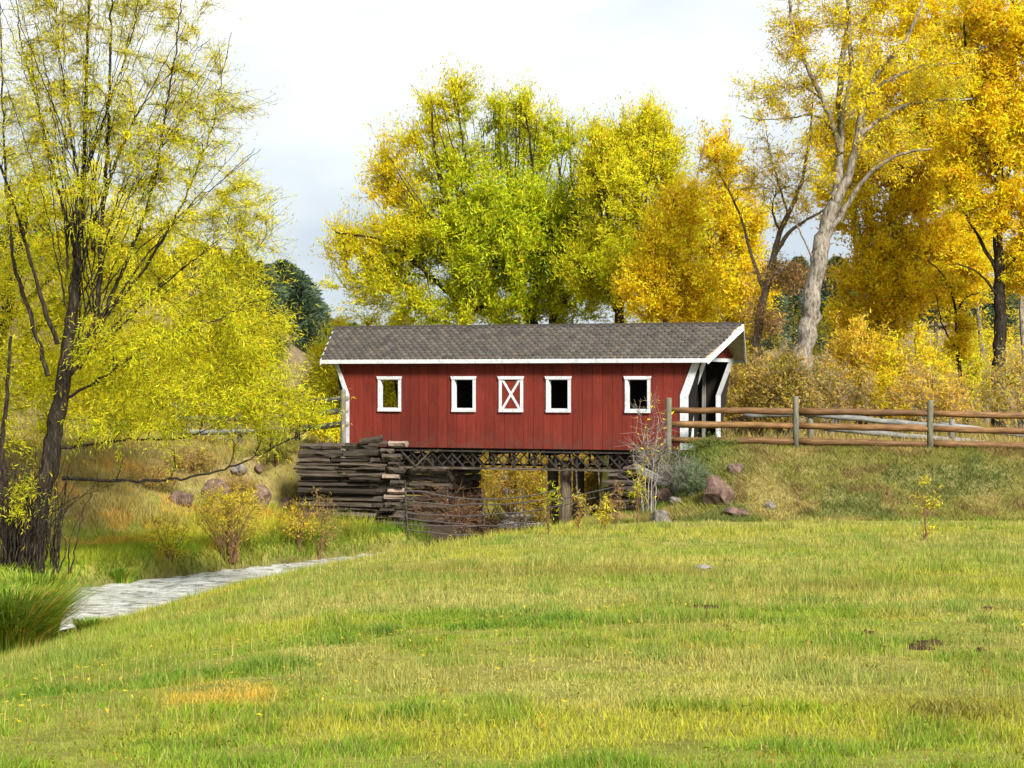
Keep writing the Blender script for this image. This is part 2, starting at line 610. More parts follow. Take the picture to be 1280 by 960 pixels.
# the stream: a rippled sheet along the centre line
seg = np.hypot(*np.diff(STREAM, axis=0).T)
cum = np.concatenate([[0], np.cumsum(seg)])
tt = np.concatenate([np.arange(0, 28, 1.0), np.arange(28, 72, 0.11), np.arange(72, cum[-1], 4.0)])
cxs, cys = np.interp(tt, cum, STREAM[:, 0]), np.interp(tt, cum, STREAM[:, 1])
ker = np.ones(15) / 15
for _ in range(2):
    cxs = np.convolve(np.pad(cxs, 7, 'edge'), ker, 'valid')
    cys = np.convolve(np.pad(cys, 7, 'edge'), ker, 'valid')
tx, ty = np.gradient(cxs), np.gradient(cys)
tl = np.hypot(tx, ty)
ww = np.linspace(-2.55, 2.55, 44)
WX = cxs[:, None] + (-ty / tl)[:, None] * ww
WY = cys[:, None] + (tx / tl)[:, None] * ww
rip = 0.075 * (fbm(WX, WY, 3.1, 3, 61) - 0.5) + 0.05 * (vnoise(WX * 0.7, WY * 1.9, 1.6, 77) - 0.5)
WZ = WATER_Z + rip
wv = np.stack([WX.ravel(), WY.ravel(), WZ.ravel()], 1)
nj = len(ww)
ii = (np.arange(len(tt) - 1)[:, None] * nj + np.arange(nj - 1)[None, :]).ravel()
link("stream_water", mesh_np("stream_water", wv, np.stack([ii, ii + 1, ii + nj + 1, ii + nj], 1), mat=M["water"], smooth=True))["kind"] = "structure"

# ------------------------------------------------------------------ covered bridge
BA = math.radians(22.6)
BW, BL = 2.7, 9.57
BC = np.array([0.501, 58.085, -1.77])
bu, bv = np.array([math.cos(BA), -math.sin(BA)]), np.array([math.sin(BA), math.cos(BA)])


def bridge_world(lx, ly, lz=0.0):
    p = BC[:2] + bu * lx + bv * ly
    return np.array([p[0], p[1], BC[2] + lz])


bridge = thing("covered_bridge", "small red covered bridge with white trim and grey shingle roof over the stream", "bridge", BC, -BA)
X1, XF, ZK, ZT = BL / 2, 5.14, 1.36, 2.42          # wall end, flared end, kink height, wall top
RID_Z, EAVE_Z, EAVE_Y, EAVE_X, RID_X = 3.20, 2.315, 1.60, 5.375, 5.80
WIN = [-3.48, -1.335, 1.315, 3.46]
HOLE_W, HOLE_Z0, HOLE_Z1 = 0.268, 1.02, 1.79


BACK = [0.0]                                        # the rear wall's left end stands a little further in


def zlow(x):
    a = abs(x) + (BACK[0] if x < 0 else 0)
    return 0.0 if a <= X1 else ZK + (a - X1) / (XF - X1) * (ZT - ZK)


def wall_piece(name, mat, x0, x1, y0, dy, holes, g=0.0):
    """the strip x0..x1 of the side wall, cut round the window openings, each piece a board of its own"""
    cuts = sorted({x0, x1, *[c for h in holes for c in (h - HOLE_W, h + HOLE_W) if x0 + 0.01 < c < x1 - 0.01]})
    for a, b in zip(cuts[:-1], cuts[1:]):
        mid = (a + b) / 2
        a_, b_ = a + (g if a == x0 else 0), b - (g if b == x1 else 0)
        spans = [(zlow(a_), zlow(b_), ZT)]
        if any(abs(mid - h) < HOLE_W for h in holes):
            spans = [(0, 0, HOLE_Z0), (HOLE_Z1, HOLE_Z1, ZT)]
        for za, zb, zt in spans:
            mb = MB()
            mb.prism([(a_, y0, za), (b_, y0, zb), (b_, y0, zt), (a_, y0, zt)], (0, dy, 0))
            mb.obj(name, mat, bridge)


BWID = 0.27
for sgn in (-1, 1):
    BACK[0] = q_ = 0.42 if sgn > 0 else 0.0
    edges = [-XF + q_, -X1 + q_] + [round(-X1 + BWID * k, 4) for k in range(1, 36) if -X1 + q_ + 0.05 < -X1 + BWID * k < X1 - 0.05] + [X1, XF]
    for a, b in zip(edges[:-1], edges[1:]):
        j = RNG.uniform(-0.003, 0.003)
        wall_piece("wall_board", M["red"], a, b, sgn * (BW / 2 + j), -sgn * 0.03, WIN if sgn < 0 else [], 0.0045)
    for a, b in zip([-XF + 0.02 + q_, -X1 + q_, -2.4, 0, 2.4, X1], [-X1 + q_, -2.4, 0, 2.4, X1, XF - 0.02]):
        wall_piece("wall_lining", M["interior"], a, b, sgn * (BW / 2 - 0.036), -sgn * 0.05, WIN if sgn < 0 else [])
    yo = sgn * BW / 2
    for wx in (WIN + [0.0] if sgn < 0 else []):
        w, t = 0.335, 0.074
        y0, y1 = sorted((yo + sgn * 0.004, yo + sgn * 0.042))
        me = ring_mesh("window_frame", wx - w, wx + w, 0.955, 1.85, t, y0, y1, M["white"])
        if wx == 0.0:
            win = link("shutter_frame", me, bridge)
            win["label"] = "closed red opening crossed by white X boards"
            mm = MB()
            mm.box(wx - w + t, wx + w - t, *sorted((yo + sgn * 0.004, yo + sgn * 0.012)), 1.015, 1.785)
            mm.obj("panel", M["red"], win)
            for q in (-1, 1):
                mm = MB()
                a_, b_ = np.array((wx - q * 0.235, 0, 1.03)), np.array((wx + q * 0.235, 0, 1.77))
                d_ = (b_ - a_) / np.linalg.norm(b_ - a_)
                n_ = np.array((-d_[2], 0, d_[0])) * 0.03
                yy = np.array((0, yo + sgn * (0.013 + 0.002 * (q + 1)), 0))
                mm.prism([a_ - n_ + yy, b_ - n_ + yy, b_ + n_ + yy, a_ + n_ + yy], (0, sgn * 0.016, 0))
                mm.obj("cross_board", M["white"], win)
        else:
            win = link("window_frame", me, bridge)
            link("jamb", ring_mesh("jamb", wx - HOLE_W + 0.002, wx + HOLE_W - 0.002, 1.022, 1.788, 0.018, *sorted((yo + sgn * 0.002, yo - sgn * 0.09)), M["white"]), win)
        mm = MB()
        mm.prism([(wx - w - 0.005, yo + sgn * 0.006, 1.786), (wx + w + 0.005, yo + sgn * 0.006, 1.786), (wx + w + 0.035, yo + sgn * 0.004, 1.868), (wx - w - 0.035, yo + sgn * 0.004, 1.868)], (0, sgn * 0.05, 0))
        mm.obj("head_trim", M["white"], win)
        mm = MB()
        mm.box(wx - w - 0.003, wx + w + 0.003, *sorted((yo + sgn * 0.006, yo + sgn * 0.055)), 0.94, 1.014)
        mm.obj("sill", M["white"], win)
    # white boards along the kinked wall ends
    for ex in (-1, 1):
        mb = MB()
        tw = 0.20 if ex > 0 else 0.11
        a0, a1, a2 = (X1 - tw, 0.02), (X1 - tw, ZK + 0.03), (XF - tw + 0.01, ZT - 0.1)
        b0, b1, b2 = (X1 + 0.012, 0.02), (X1 + 0.012, ZK), (XF + 0.0, ZT - 0.1)
        mb.prism([(ex * q[0] + (q_ if ex < 0 else 0), yo + sgn * 0.004, q[1]) for q in (a0, a1, a2, b2, b1, b0)], (0, sgn * 0.028, 0))
        mb.obj("corner_board", M["white"], bridge)
        mb = MB()                                                    # casing on the end of the wall, round the portal
        y_a, y_b = yo - sgn * 0.055, yo - sgn * ((0.34 if sgn < 0 else 0.42) if ex > 0 else 0.10)
        pr_ = [(x - (q_ if ex < 0 else 0), z) for x, z in ((X1 + 0.014, 0.02), (X1 + 0.014, ZK), (XF + 0.004, ZT - 0.16))]
        mb.prism([(ex * x, y_a, z) for x, z in pr_] + [(ex * (x + 0.03), y_a, z) for x, z in pr_[::-1]], (0, y_b - y_a, 0))
        mb.obj("portal_casing", M["white"], bridge)
        if ex > 0:
            mb = MB()
            mb.box(4.35, 4.43, *sorted((yo - sgn * 0.10, yo - sgn * 0.19)), 0.0, 2.3)
            mb.obj("portal_post", M["greywood"], bridge)
        if sgn > 0 and ex > 0:
            mb = MB()
            mb.box(*sorted((ex * 3.75, ex * 3.85)), yo - 0.20, yo - 0.10, 0.0, 2.3)
            mb.obj("wall_post", M["greywood"], bridge)

for ex in (-1, 1):                                                    # gables
    mb = MB()
    zt = lambda y: RID_Z - 0.10 - abs(y) / EAVE_Y * (RID_Z - EAVE_Z)
    mb.prism([(ex * 5.10, -1.30, 2.28), (ex * 5.10, 1.30, 2.28), (ex * 5.10, 1.30, zt(1.30)), (ex * 5.10, 0, zt(0)), (ex * 5.10, -1.30, zt(1.30))], (ex * 0.03, 0, 0))
    mb.obj("gable_panel", M["red"], bridge)
    mb = MB()
    mb.box(*sorted((ex * 5.132, ex * 5.165)), -1.30, 1.30, 2.235, 2.325)
    mb.obj("portal_header", M["white"], bridge)
    for sgn in (-1, 1):
        mb = MB()
        th = 0.15
        a = np.array((ex * (EAVE_X + 0.004), sgn * (EAVE_Y + 0.03), EAVE_Z - 0.03))
        b = np.array((ex * (RID_X + 0.004), 0.0, RID_Z - 0.015))
        mb.prism([a, b, b - (0, 0, th), a - (0, 0, th * 0.75)], (ex * 0.035, 0, 0))
        mb.obj("rake_board", M["white"], bridge)

SL = math.hypot(EAVE_Y, RID_Z - EAVE_Z)
for sgn in (-1, 1):
    mb = MB()
    mb.prism([(-EAVE_X, sgn * EAVE_Y, EAVE_Z - 0.035), (EAVE_X, sgn * EAVE_Y, EAVE_Z - 0.035), (RID_X, 0, RID_Z - 0.035), (-RID_X, 0, RID_Z - 0.035)], (0, 0, 0.028))
    mb.obj("roof_deck", M["soffit"], bridge)
    mb = MB()
    mb.box(-EAVE_X - 0.03, EAVE_X + 0.03, *sorted((sgn * (EAVE_Y + 0.002), sgn * (EAVE_Y + 0.032))), EAVE_Z - 0.112, EAVE_Z - 0.006)
    mb.obj("fascia_board", M["white"], bridge)
    # pointed shingles, each a thin slab, eleven overlapping courses
    V, Q, T, Cc = [], [], [], []
    rows, wsh = 12, 0.185
    ex_ = SL / rows
    nv = np.array((0, sgn * (RID_Z - EAVE_Z) / SL, EAVE_Y / SL))
    dn = np.array((0, sgn * EAVE_Y / SL, -(RID_Z - EAVE_Z) / SL))
    top = np.array((0, 0, RID_Z))
    cnt = 0
    for r in range(rows):
        s1 = (r + 1) * ex_ + 0.045
        lim = RID_X + (EAVE_X - RID_X) * min(1, (r + 0.8) / rows)
        nx = int(2 * lim / wsh) + 2
        for k in range(nx):
            xc = -lim + (k + (0.5 if r % 2 else 0.0)) * wsh
            xa, xb = max(xc - wsh / 2 + 0.009, -lim), min(xc + wsh / 2 - 0.009, lim)
            if xb - xa < 0.03:
                continue
            jj = RNG.uniform(-0.008, 0.008)
            sa, sb, sp = max(s1 - ex_ * 1.9, 0.0), s1 - 0.095 + jj, s1 + 0.01 + jj
            if r == rows - 1:
                sb, sp = s1 - 0.05, s1 - 0.02
            xm = min(max(xc, xa), xb)
            lift = 0.036 + RNG.uniform(0, 0.010)
            pts = [(xa, sa, 0.004), (xb, sa, 0.004), (xb, sb, lift), (xm, sp, lift + 0.003), (xa, sb, lift)]
            t_ = [top + np.array((x, 0, 0)) + dn * s + nv * h for x, s, h in pts]
            b_ = [p - nv * 0.026 for p in t_[2:]]
            V += t_ + b_
            T += [(cnt, cnt + 1, cnt + 2), (cnt, cnt + 2, cnt + 4), (cnt + 2, cnt + 3, cnt + 4)] if sgn < 0 else [(cnt, cnt + 2, cnt + 1), (cnt, cnt + 4, cnt + 2), (cnt + 2, cnt + 4, cnt + 3)]
            Q += [(cnt + 2, cnt + 5, cnt + 6, cnt + 3), (cnt + 3, cnt + 6, cnt + 7, cnt + 4)]
            base_c = np.array([(0.094, 0.085, 0.076), (0.106, 0.094, 0.082), (0.084, 0.077, 0.071), (0.116, 0.100, 0.084)][RNG.integers(4)]) * RNG.uniform(0.60, 0.90)
            Cc += [base_c] * 8
            cnt += 8
    sh = link("roof_shingles", mesh_np("roof_shingles", V, Q, T, M["shingle"], np.array(Cc)), bridge)
    sh["kind"] = "stuff"
mb = MB()
mb.prism([(-RID_X, -0.13, RID_Z - 0.04), (-RID_X, 0, RID_Z + 0.032), (-RID_X, 0.13, RID_Z - 0.04), (-RID_X, 0.13, RID_Z - 0.028), (-RID_X, 0, RID_Z + 0.046), (-RID_X, -0.13, RID_Z - 0.028)], (2 * RID_X, 0, 0))
mb.obj("ridge_cap", M["darkwood"], bridge)

# floor, beams and the lattice truss below the deck
for k in range(38):
    x = -X1 + 0.02 + k * 0.252
    mb = MB()
    mb.box(x, x + 0.243, -BW / 2 + 0.09, BW / 2 - 0.09, -0.06 + RNG.uniform(0, 0.006), 0.0)
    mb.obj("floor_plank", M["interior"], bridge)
for sgn in (-1, 1):
    mb = MB()
    mb.box(-4.7, 4.7, *sorted((sgn * 1.22, sgn * 1.34)), -0.10, -0.064)
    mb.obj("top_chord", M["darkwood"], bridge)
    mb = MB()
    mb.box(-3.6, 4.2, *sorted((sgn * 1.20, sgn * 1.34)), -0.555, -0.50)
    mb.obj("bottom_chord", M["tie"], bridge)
    bars = {}
    for q in (-1, 1):
        mb = MB()
        mb.prism(
            [(-q * 0.20 - 0.024, 0, -0.5), (-q * 0.20 + 0.024, 0, -0.5), (q * 0.20 + 0.024, 0, -0.1), (q * 0.20 - 0.024, 0, -0.1)], (0, 0.025, 0))
        bars[q] = mb.mesh("lattice_bar", M["darkwood"])
    for k in range(26 if sgn < 0 else 13):
        for q in (-1, 1):
            link("lattice_bar", bars[q], bridge, (-3.3 + (0.29 if sgn < 0 else 0.58) * k, sgn * 1.28 + q * 0.014, 0))
    mb = MB()
    mb.box(-0.03, 0.03, -0.02, 0.02, -0.5, -0.1)
    pm = mb.mesh("lattice_post", M["darkwood"])
    for k in range(13):
        link("lattice_post", pm, bridge, (-3.445 + 0.58 * k, sgn * 1.235, 0))
for k in range(6):
    mb = MB()
    x = -3.6 + k * 1.45
    mb.box(x, x + 0.10, -1.19, 1.19, -0.18, -0.07)
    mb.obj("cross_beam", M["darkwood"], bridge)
for px, ly in ((706, -0.9), (722, 0.4), (690, 0.9)):                  # brown piles beside the right abutment
    k = (px - CX) / F
    p0 = BC[:2] + bv * ly
    t = (k * p0[1] - p0[0]) / (bu[0] - k * bu[1])
    mb = MB()
    mb.tube([(t, ly, -3.0), (t + 0.03, ly, -0.31)], [0.17, 0.15], 9)
    mb.obj("pile", M["bark_mid"], bridge)
for s_ in (-1, 1):                                                     # the wide V of grey braces in front of the left abutment
    mb = MB()
    mb.prism([(-2.72 - 0.03, -1.345, -0.5), (-2.72 + 0.03, -1.345, -0.5), (-2.72 + s_ * 0.42 + 0.03, -1.345, -0.1), (-2.72 + s_ * 0.42 - 0.03, -1.345, -0.1)], (0, -0.02 - 0.004 * (s_ + 1), 0))
    mb.obj("brace", M["tie"], bridge)


# ------------------------------------------------------------------ abutments of stacked timber
def rough_beam(seed, sides=7, secs=5):
    r = np.random.default_rng(seed)
    V = []
    for i in range(secs):
        x = i / (secs - 1) - 0.5
        if 0 < i < secs - 1:
            x += r.uniform(-0.1, 0.1)
        for k in range(sides):
            a = (k + 0.5) / sides * 2 * math.pi
            c, s = math.cos(a), math.sin(a)
            q = max(abs(c), abs(s)) ** 0.75
            rad = 0.5 / q * r.uniform(0.74, 1.06)
            V.append((x + (r.uniform(-0.012, 0.012)), rad * c * 0.98, rad * s * 0.98))
    f = [tuple(range(sides))[::-1], tuple(range((secs - 1) * sides, secs * sides))]
    for i in range(secs - 1):
        for k in range(sides):
            k2 = (k + 1) % sides
            f.append((i * sides + k, i * sides + k2, (i + 1) * sides + k2, (i + 1) * sides + k))
    me = bpy.data.meshes.new("timber")
    me.from_pydata(V, [], f)
    me.update()
    return me


BEAMS = []
for k in range(10):
    me = rough_beam(100 + k)
    me.materials.append(M["tie"])
    BEAMS.append(me)
BLOCKS = []
for k in range(5):
    me = rough_beam(300 + k, 8, 3)
    me.materials.append(M["stone"])
    BLOCKS.append(me)


def crib(root, x0, x1, y0, z0, z1, depth, rh=0.155, step_left=0.0, step_right=0.0, xaxis=0.0, chance=0.9, minl=0.45, maxl=1.9, skew=0.0):
    """courses of timbers laid along local x, from z0 up to z1; ends step in towards the top"""
    z, row = z0, 0
    while z < z1 - 0.05:
        hgt = rh * RNG.choice([0.6, 0.8, 0.95, 1.15, 1.3])
        fz = (z - z0) / (z1 - z0)
        a, b = x0 + step_left * fz + RNG.uniform(-0.10, 0.10), x1 - step_right * fz + RNG.uniform(-0.12, 0.12)
        x = a
        while x < b - 0.12:
            l = min(RNG.uniform(minl, maxl), b - x)
            if b - x - l < 0.3:
                l = b - x
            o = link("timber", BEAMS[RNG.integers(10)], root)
            o.location = (x + l / 2, y0 + depth / 2 + RNG.uniform(-0.13, 0.08), z + hgt / 2 + RNG.uniform(-0.012, 0.012))
            o.scale = (l * 0.985, depth, hgt * RNG.uniform(0.88, 1.08))
            o.rotation_euler = (RNG.uniform(-0.05, 0.05) + (math.pi if RNG.random() < 0.5 else 0), RNG.uniform(-0.026, 0.026) + skew, RNG.uniform(-0.035, 0.035))
            x += l
        z += hgt
        row += 1


def lx_of(px, ly):
    k = (px - CX) / F
    p0 = BC[:2] + bv * ly
    return (k * p0[1] - p0[0]) / (bu[0] - k * bu[1])


WY0 = 56.85
wbase = (-4.2, WY0, -4.45)
ab = thing("timber_abutment", "tall weathered timber crib wall under the left end of the red bridge", "abutment", wbase, math.radians(-4))
crib(ab, -1.42, 1.02, 0.0, 0.12, 2.66, 0.42, step_left=0.05, maxl=2.2)
zq = 0.3
while zq < 2.8:                                                        # protruding cross-tie ends at the corner
    hgt = RNG.uniform(0.10, 0.20)
    w = RNG.uniform(0.28, 0.55)
    o = link("timber", (BLOCKS[:2] + BEAMS)[RNG.integers(12)], ab, (1.12 + RNG.uniform(-0.16, 0.14), 0.12 + RNG.uniform(-0.14, 0.08), zq + hgt / 2), (RNG.uniform(-.04, .04), RNG.uniform(-.04, .04), RNG.uniform(-.1, .1)), (w, 0.55, hgt))
    zq += hgt + 0.015
for k in range(4):                                                     # loose timbers lying on top
    link("timber", BEAMS[k], ab, (-0.9 + 0.6 * k, 0.25, 2.74 + 0.06 * (k == 3)), (0, -0.03 + 0.02 * k, 0.04), (0.85, 0.36, 0.16))
link("timber", BEAMS[5], ab, (0.55, 0.15, 2.90), (0, -0.16, 0.1), (0.62, 0.26, 0.17))
for x, w, z, h in ((-0.2, 0.9, -0.02, 0.34), (0.7, 1.0, -0.06, 0.42), (1.55, 0.9, -0.1, 0.40), (-0.95, 0.7, -0.05, 0.26), (2.4, 0.85, -0.1, 0.36)):
    link("stone", BLOCKS[RNG.integers(5)], ab, (x, -0.05, z + h / 2), (0, 0, RNG.uniform(-.06, .06)), (w, 0.6, h))
# the shaded face set back below the deck
rz = -BA - math.radians(-4)
sub = Matrix.Rotation(math.radians(4), 4, 'Z')


def to_ab(root, wx, wy, wz):
    m = Matrix.Translation(root.location) @ Matrix.Rotation(root.rotation_euler.z, 4, 'Z')
    return m.inverted() @ Vector((wx, wy, wz))


def crib_world(root, xs, ly, z0, z1, depth, rh=0.18, face="front"):
    """courses parallel to the bridge's axis, standing under the deck"""
    z = z0
    while z < z1 - 0.05:
        hgt = rh * RNG.uniform(0.85, 1.15)
        a, b = xs[0] + RNG.uniform(-.05, .05), xs[1] + RNG.uniform(-.10, .10)
        x = a
        while x < b - 0.1:
            l = min(RNG.uniform(0.8, 1.7), b - x)
            if b - x - l < 0.3:
                l = b - x
            if face == "front":
                w = bridge_world(x + l / 2, ly + depth / 2 + RNG.uniform(-.05, .05))
                rot = -BA
            else:
                w = bridge_world(ly + depth / 2 + RNG.uniform(-.05, .05), x + l / 2)
                rot = -BA + math.pi / 2
            p = to_ab(root, w[0], w[1], z + hgt / 2)
            link("timber", BEAMS[RNG.integers(10)], root, p, (RNG.uniform(-.05, .05), RNG.uniform(-.012, .012), rot - root.rotation_euler.z), (l * 0.99, depth, hgt * 1.04))
            x += l
        z += hgt


xr = lx_of(560, -1.05)
crib_world(ab, (-4.4, xr), -1.05, -4.5, -1.95, 0.4)
crib_world(ab, (-0.95, 1.3), xr - 0.42, -4.5, -1.95, 0.4, face="side")
xl2 = lx_of(764, -1.0)
ab2 = thing("timber_abutment", "shadowed stack of old timbers under the right end of the red bridge", "abutment", tuple(bridge_world(xl2 + 0.8, -1.0, -2.75)), -BA)
crib_world(ab2, (xl2, xl2 + 2.4), -1.05, -4.4, -1.95, 0.4)
crib_world(ab2, (-0.95, 1.3), xl2, -4.4, -1.95, 0.4, face="side")
x0_, z_ = xl2 + 0.1, -3.9
for k in range(12):                                                    # front ends jutting out of the stack
    w = bridge_world(xl2 + 0.15 + RNG.uniform(-.15, .35) + 0.05 * k, -1.62 + RNG.uniform(-.15, .1))
    p = to_ab(ab2, w[0], w[1], -4.05 + 0.165 * k)
    link("timber", BEAMS[k % 10], ab2, p, (0, RNG.uniform(-.06, .06), RNG.uniform(-.2, .2)), (RNG.uniform(0.7, 1.3), 0.4, RNG.uniform(0.11, 0.17)))

# ------------------------------------------------------------------ fences
def log_mesh(name, a, b, r0, r1, mat, sides=10, wob=0.007, nseg=9):
    a, b = np.asarray(a, float), np.asarray(b, float)
    t = np.linspace(0, 1, nseg)[:, None]
    path = a + (b - a) * t
    path[1:-1] += RNG.normal(0, wob, (nseg - 2, 3))
    rr = np.linspace(r0, r1, nseg) * RNG.uniform(0.92, 1.07, nseg)
    mb = MB()
    mb.tube(path, rr, sides)
    return mb.mesh(name, mat, True)


def post(root, base, top, r, mat, name="post"):
    o = np.array(root.location)
    d = np.asarray(top) - np.asarray(base)
    mb = MB()
    mb.tube([np.asarray(base) - o - (0, 0, 0.25), np.asarray(base) - o + d * 0.5 + RNG.normal(0, 0.006, 3), np.asarray(top) - o - d * 0.02, np.asarray(top) - o], [r * 1.04, r, r * 0.97, r * 0.8], 9)
    return link(name, mb.mesh(name, mat, True), root)


def rail(root, a, b, r0, r1, mat, name="rail"):
    """log laid along local x so its grain runs with it"""
    o = np.array(root.location)
    a, b = np.asarray(a, float), np.asarray(b, float)
    l = np.linalg.norm(b - a)
    me = log_mesh(name, (0, 0, 0), (l, 0, 0), r0, r1, mat)
    q = Vector(tuple(b - a)).to_track_quat('X', 'Z')
    ob = link(name, me, root, tuple(a - o))
    ob.rotation_euler = q.to_euler()
    return ob


FP = [(836, 497, 54.15), (995, 495, 53.9), (1163, 500, 53.5), (1340, 502, 53.1)]
b0 = P(836, 566, 54.15)
fence = thing("rail_fence", "rustic fence of orange brown log rails and grey posts on top of the grassy bank", "fence", (b0[0], b0[1], h1(b0[0], b0[1])))
for px, py, d in FP:
    t = P(px, py, d)
    post(fence, (t[0], d, h1(t[0], d)), t, 0.078, M["post"])
ry = [(512.5, 530.5, 549.5), (514, 532.5, 551.5), (517, 536, 555), (521, 541, 559)]
for i in range(3):
    for k in range(3):
        a, b = P(FP[i][0] + 3, ry[i][k] + RNG.uniform(-.6, .6), FP[i][2] + 0.05), P(FP[i + 1][0] - 3, ry[i + 1][k] + RNG.uniform(-.6, .6), FP[i + 1][2] + 0.05)
        big = RNG.random() < 0.5
        rail(fence, a, b, 0.092 if big else 0.074, 0.074 if big else 0.092, M["rail"])
rail(fence, P(1168, 553.0, 53.6), P(1338, 566, 53.3), 0.065, 0.08, M["rail"])

b1 = P(1013, 556, 59.8)
fence2 = thing("rail_fence", "old grey fence with sagging rails standing behind the orange log fence", "fence", (b1[0], b1[1], h1(b1[0], b1[1])))
for px, py, d in ((1013, 512, 59.8), (1190, 524, 59.2), (1352, 526, 58.8)):
    t = P(px, py, d)
    post(fence2, (t[0], d, h1(t[0], d)), t, 0.08, M["greywood"])
for a, b in (((1004, 517), (1198, 535)), ((1030, 535), (1200, 551)), ((1175, 531), (1352, 552)), ((1185, 549), (1356, 570)), ((930, 519), (1016, 517))):
    rail(fence2, P(a[0], a[1], 59.75), P(b[0], b[1], 59.15), 0.085, 0.065, M["greyrail"])

b2 = P(428, 545, 61.8)
fence3 = thing("rail_fence", "grey pole fence half hidden in yellow leaves left of the bridge", "fence", (b2[0], b2[1], h1(b2[0], b2[1])))
LP = [(429, 487, 58.35), (372, 494, 62.0), (300, 497, 63.5), (215, 497, 64.5)]
for px, py, d in LP:
    t = P(px, py, d)
    post(fence3, (t[0], d, h1(t[0], d)), t, 0.075, M["post"])
for (pa, ya, da), (pb, yb, db) in zip(LP[:-1], LP[1:]):
    for k, off in enumerate((11, 26, 43)):
        rail(fence3, P(pa + 4, ya + off, da + 0.04), P(pb - 4, yb + off, db + 0.04), 0.075, 0.085, M["greyrail"])

# wires of the water gap hanging across the stream
wires = thing("wire_fence", "loose wire strands strung across the stream below the bridge", "fence", tuple(P(505, 690, 55.6)))
wo = np.array(wires.location)
for (xa, ya), (xb, yb), sag in (((502, 608), (700, 612), 14), ((500, 626), (790, 604), 14), ((500, 640), (745, 622), 12), ((498, 646), (700, 657), 6), ((498, 655), (668, 652), 4), ((510, 662), (690, 668), 5)):
    t = np.linspace(0, 1, 14)
    path = np.array([P(xa + (xb - xa) * q, ya + (yb - ya) * q + sag * 4 * q * (1 - q), 55.6 - 0.4 * q) for q in t]) - wo
    path[1:-1] += RNG.normal(0, 0.012, (12, 3))
    mb = MB()
    mb.tube(path, 0.016, 4)
    link("wire", mb.mesh("wire", M["wire"]), wires)
th = np.linspace(0, 2 * np.pi, 15)
mb = MB()
mb.tube(np.array([P(512 + 5 * math.cos(q), 619 + 6 * math.sin(q), 55.5) for q in th]) - wo, 0.012, 4)
link("wire_loop", mb.mesh("wire_loop", M["wire"]), wires)
for px, y0, y1 in ((508, 600, 682), (604, 612, 672), (655, 610, 668), (722, 588, 664), (750, 590, 650)):
    mb = MB()
    mb.tube(np.array([P(px + 3, y1, 55.5), P(px, (y0 + y1) / 2, 55.5), P(px - 2, y0, 55.5)]) - wo, 0.022, 6)
    link("stake", mb.mesh("stake", M["tie"]), wires)

# planks lying on the right bank
pl = thing("plank_stack", "split grey planks slanting down the bank beside the right abutment", "planks", tuple(P(818, 592, 53.2)))
po = np.array(pl.location)
for k, (a, b) in enumerate((((794, 581), (838, 603)), ((795, 584), (839, 607)), ((800, 590), (834, 608)))):
    mb = MB()
    mb.bar(P(a[0], a[1], 53.3 - 0.1 * k) - po, P(b[0], b[1], 52.7 - 0.1 * k) - po, 0.16, 0.05)
    link("plank", mb.mesh("plank", M["greywood"]), pl)


# ------------------------------------------------------------------ rocks
def rock(name, label, cat, px, py, d, size, seed, mat="rock", group=None, sink=0.25, flat=1.0):
    r = np.random.default_rng(seed)
    bm = bmesh.new()
    bmesh.ops.create_icosphere(bm, subdivisions=3, radius=1.0)
    v = np.array([q.co[:] for q in bm.verts])
    for _ in range(11):                                                # facets: cut by random planes
        n = nrm(r.normal(size=3))
        dd = r.uniform(0.62, 0.92)
        over = np.maximum(v @ n - dd, 0)
        v = v - over[:, None] * n
    v *= 1 + 0.10 * (fbm(v[:, 0] + v[:, 2] * 0.7, v[:, 1] - v[:, 2] * 0.6, 2.2, 3, seed)[:, None] - 0.5) * 2 + 0.022 * r.normal(size=(len(v), 1))
    v *= np.asarray(size)
    for q, c in zip(bm.verts, v):
        q.co = c
    me = bpy.data.meshes.new(name)
    bm.to_mesh(me)
    bm.free()
    me.materials.append(M[mat])
    p = P(px, py, d)
    o = link(name, me, None, (p[0], d, h1(p[0], d) + size[2] * (1 - 2 * sink) * 0.8), (r.uniform(-.15, .15), r.uniform(-.15, .15), r.uniform(-.4, .4)))
    return tag(o, label, cat, group)


def ray_ground(px, py, lo=20, hi=75):
    """distance at which the line of sight through a photo pixel meets the ground"""
    ds = np.linspace(lo, hi, 800)
    zz = (HY - py) / F * ds
    g = H((px - CX) / F * ds, ds)
    below = np.where(zz < g)[0]
    return float(ds[below[0]]) if len(below) else hi


def rk(name, label, cat, px, py, w, h, seed, **k):
    d = ray_ground(px, py + h * 0.4)
    s = d / F
    return rock(name, label, cat, px, py, d, (w * s / 2 * 1.12, w * s / 2 * 0.9, h * s / 2 * 1.3), seed, **k)


rk("boulder", "large reddish boulder beside the sage bush on the right bank", "boulder", 896, 613, 42, 40, 31)
rk("rock", "flat pink rock half sunk in the bank just above the boulder", "rock", 920, 586, 22, 13, 12)
rk("rock", "small pale rounded stone on the slope right of the boulder", "rock", 963, 632, 13, 12, 13, mat="greyrock")
rk("rock", "broken flat pinkish slab at the foot of the right bank", "rock", 922, 640, 34, 10, 14)
rk("rock", "angular grey slab at the meadow edge below the bare grey bush", "rock", 826, 646, 26, 18, 15, mat="greyrock")
rk("rock", "flat tan stone under the dead grey bush", "rock", 846, 626, 22, 9, 16, mat="greyrock")
rk("rock", "reddish slab leaning on the bank between planks and boulder", "rock", 832, 620, 26, 18, 17)
rk("rock", "broad reddish rock on the left bank, nearest the willow trunk", "rock", 228, 622, 30, 22, 18)
rk("rock", "long reddish rock on the left bank behind the golden shrub", "rock", 268, 611, 38, 24, 19)
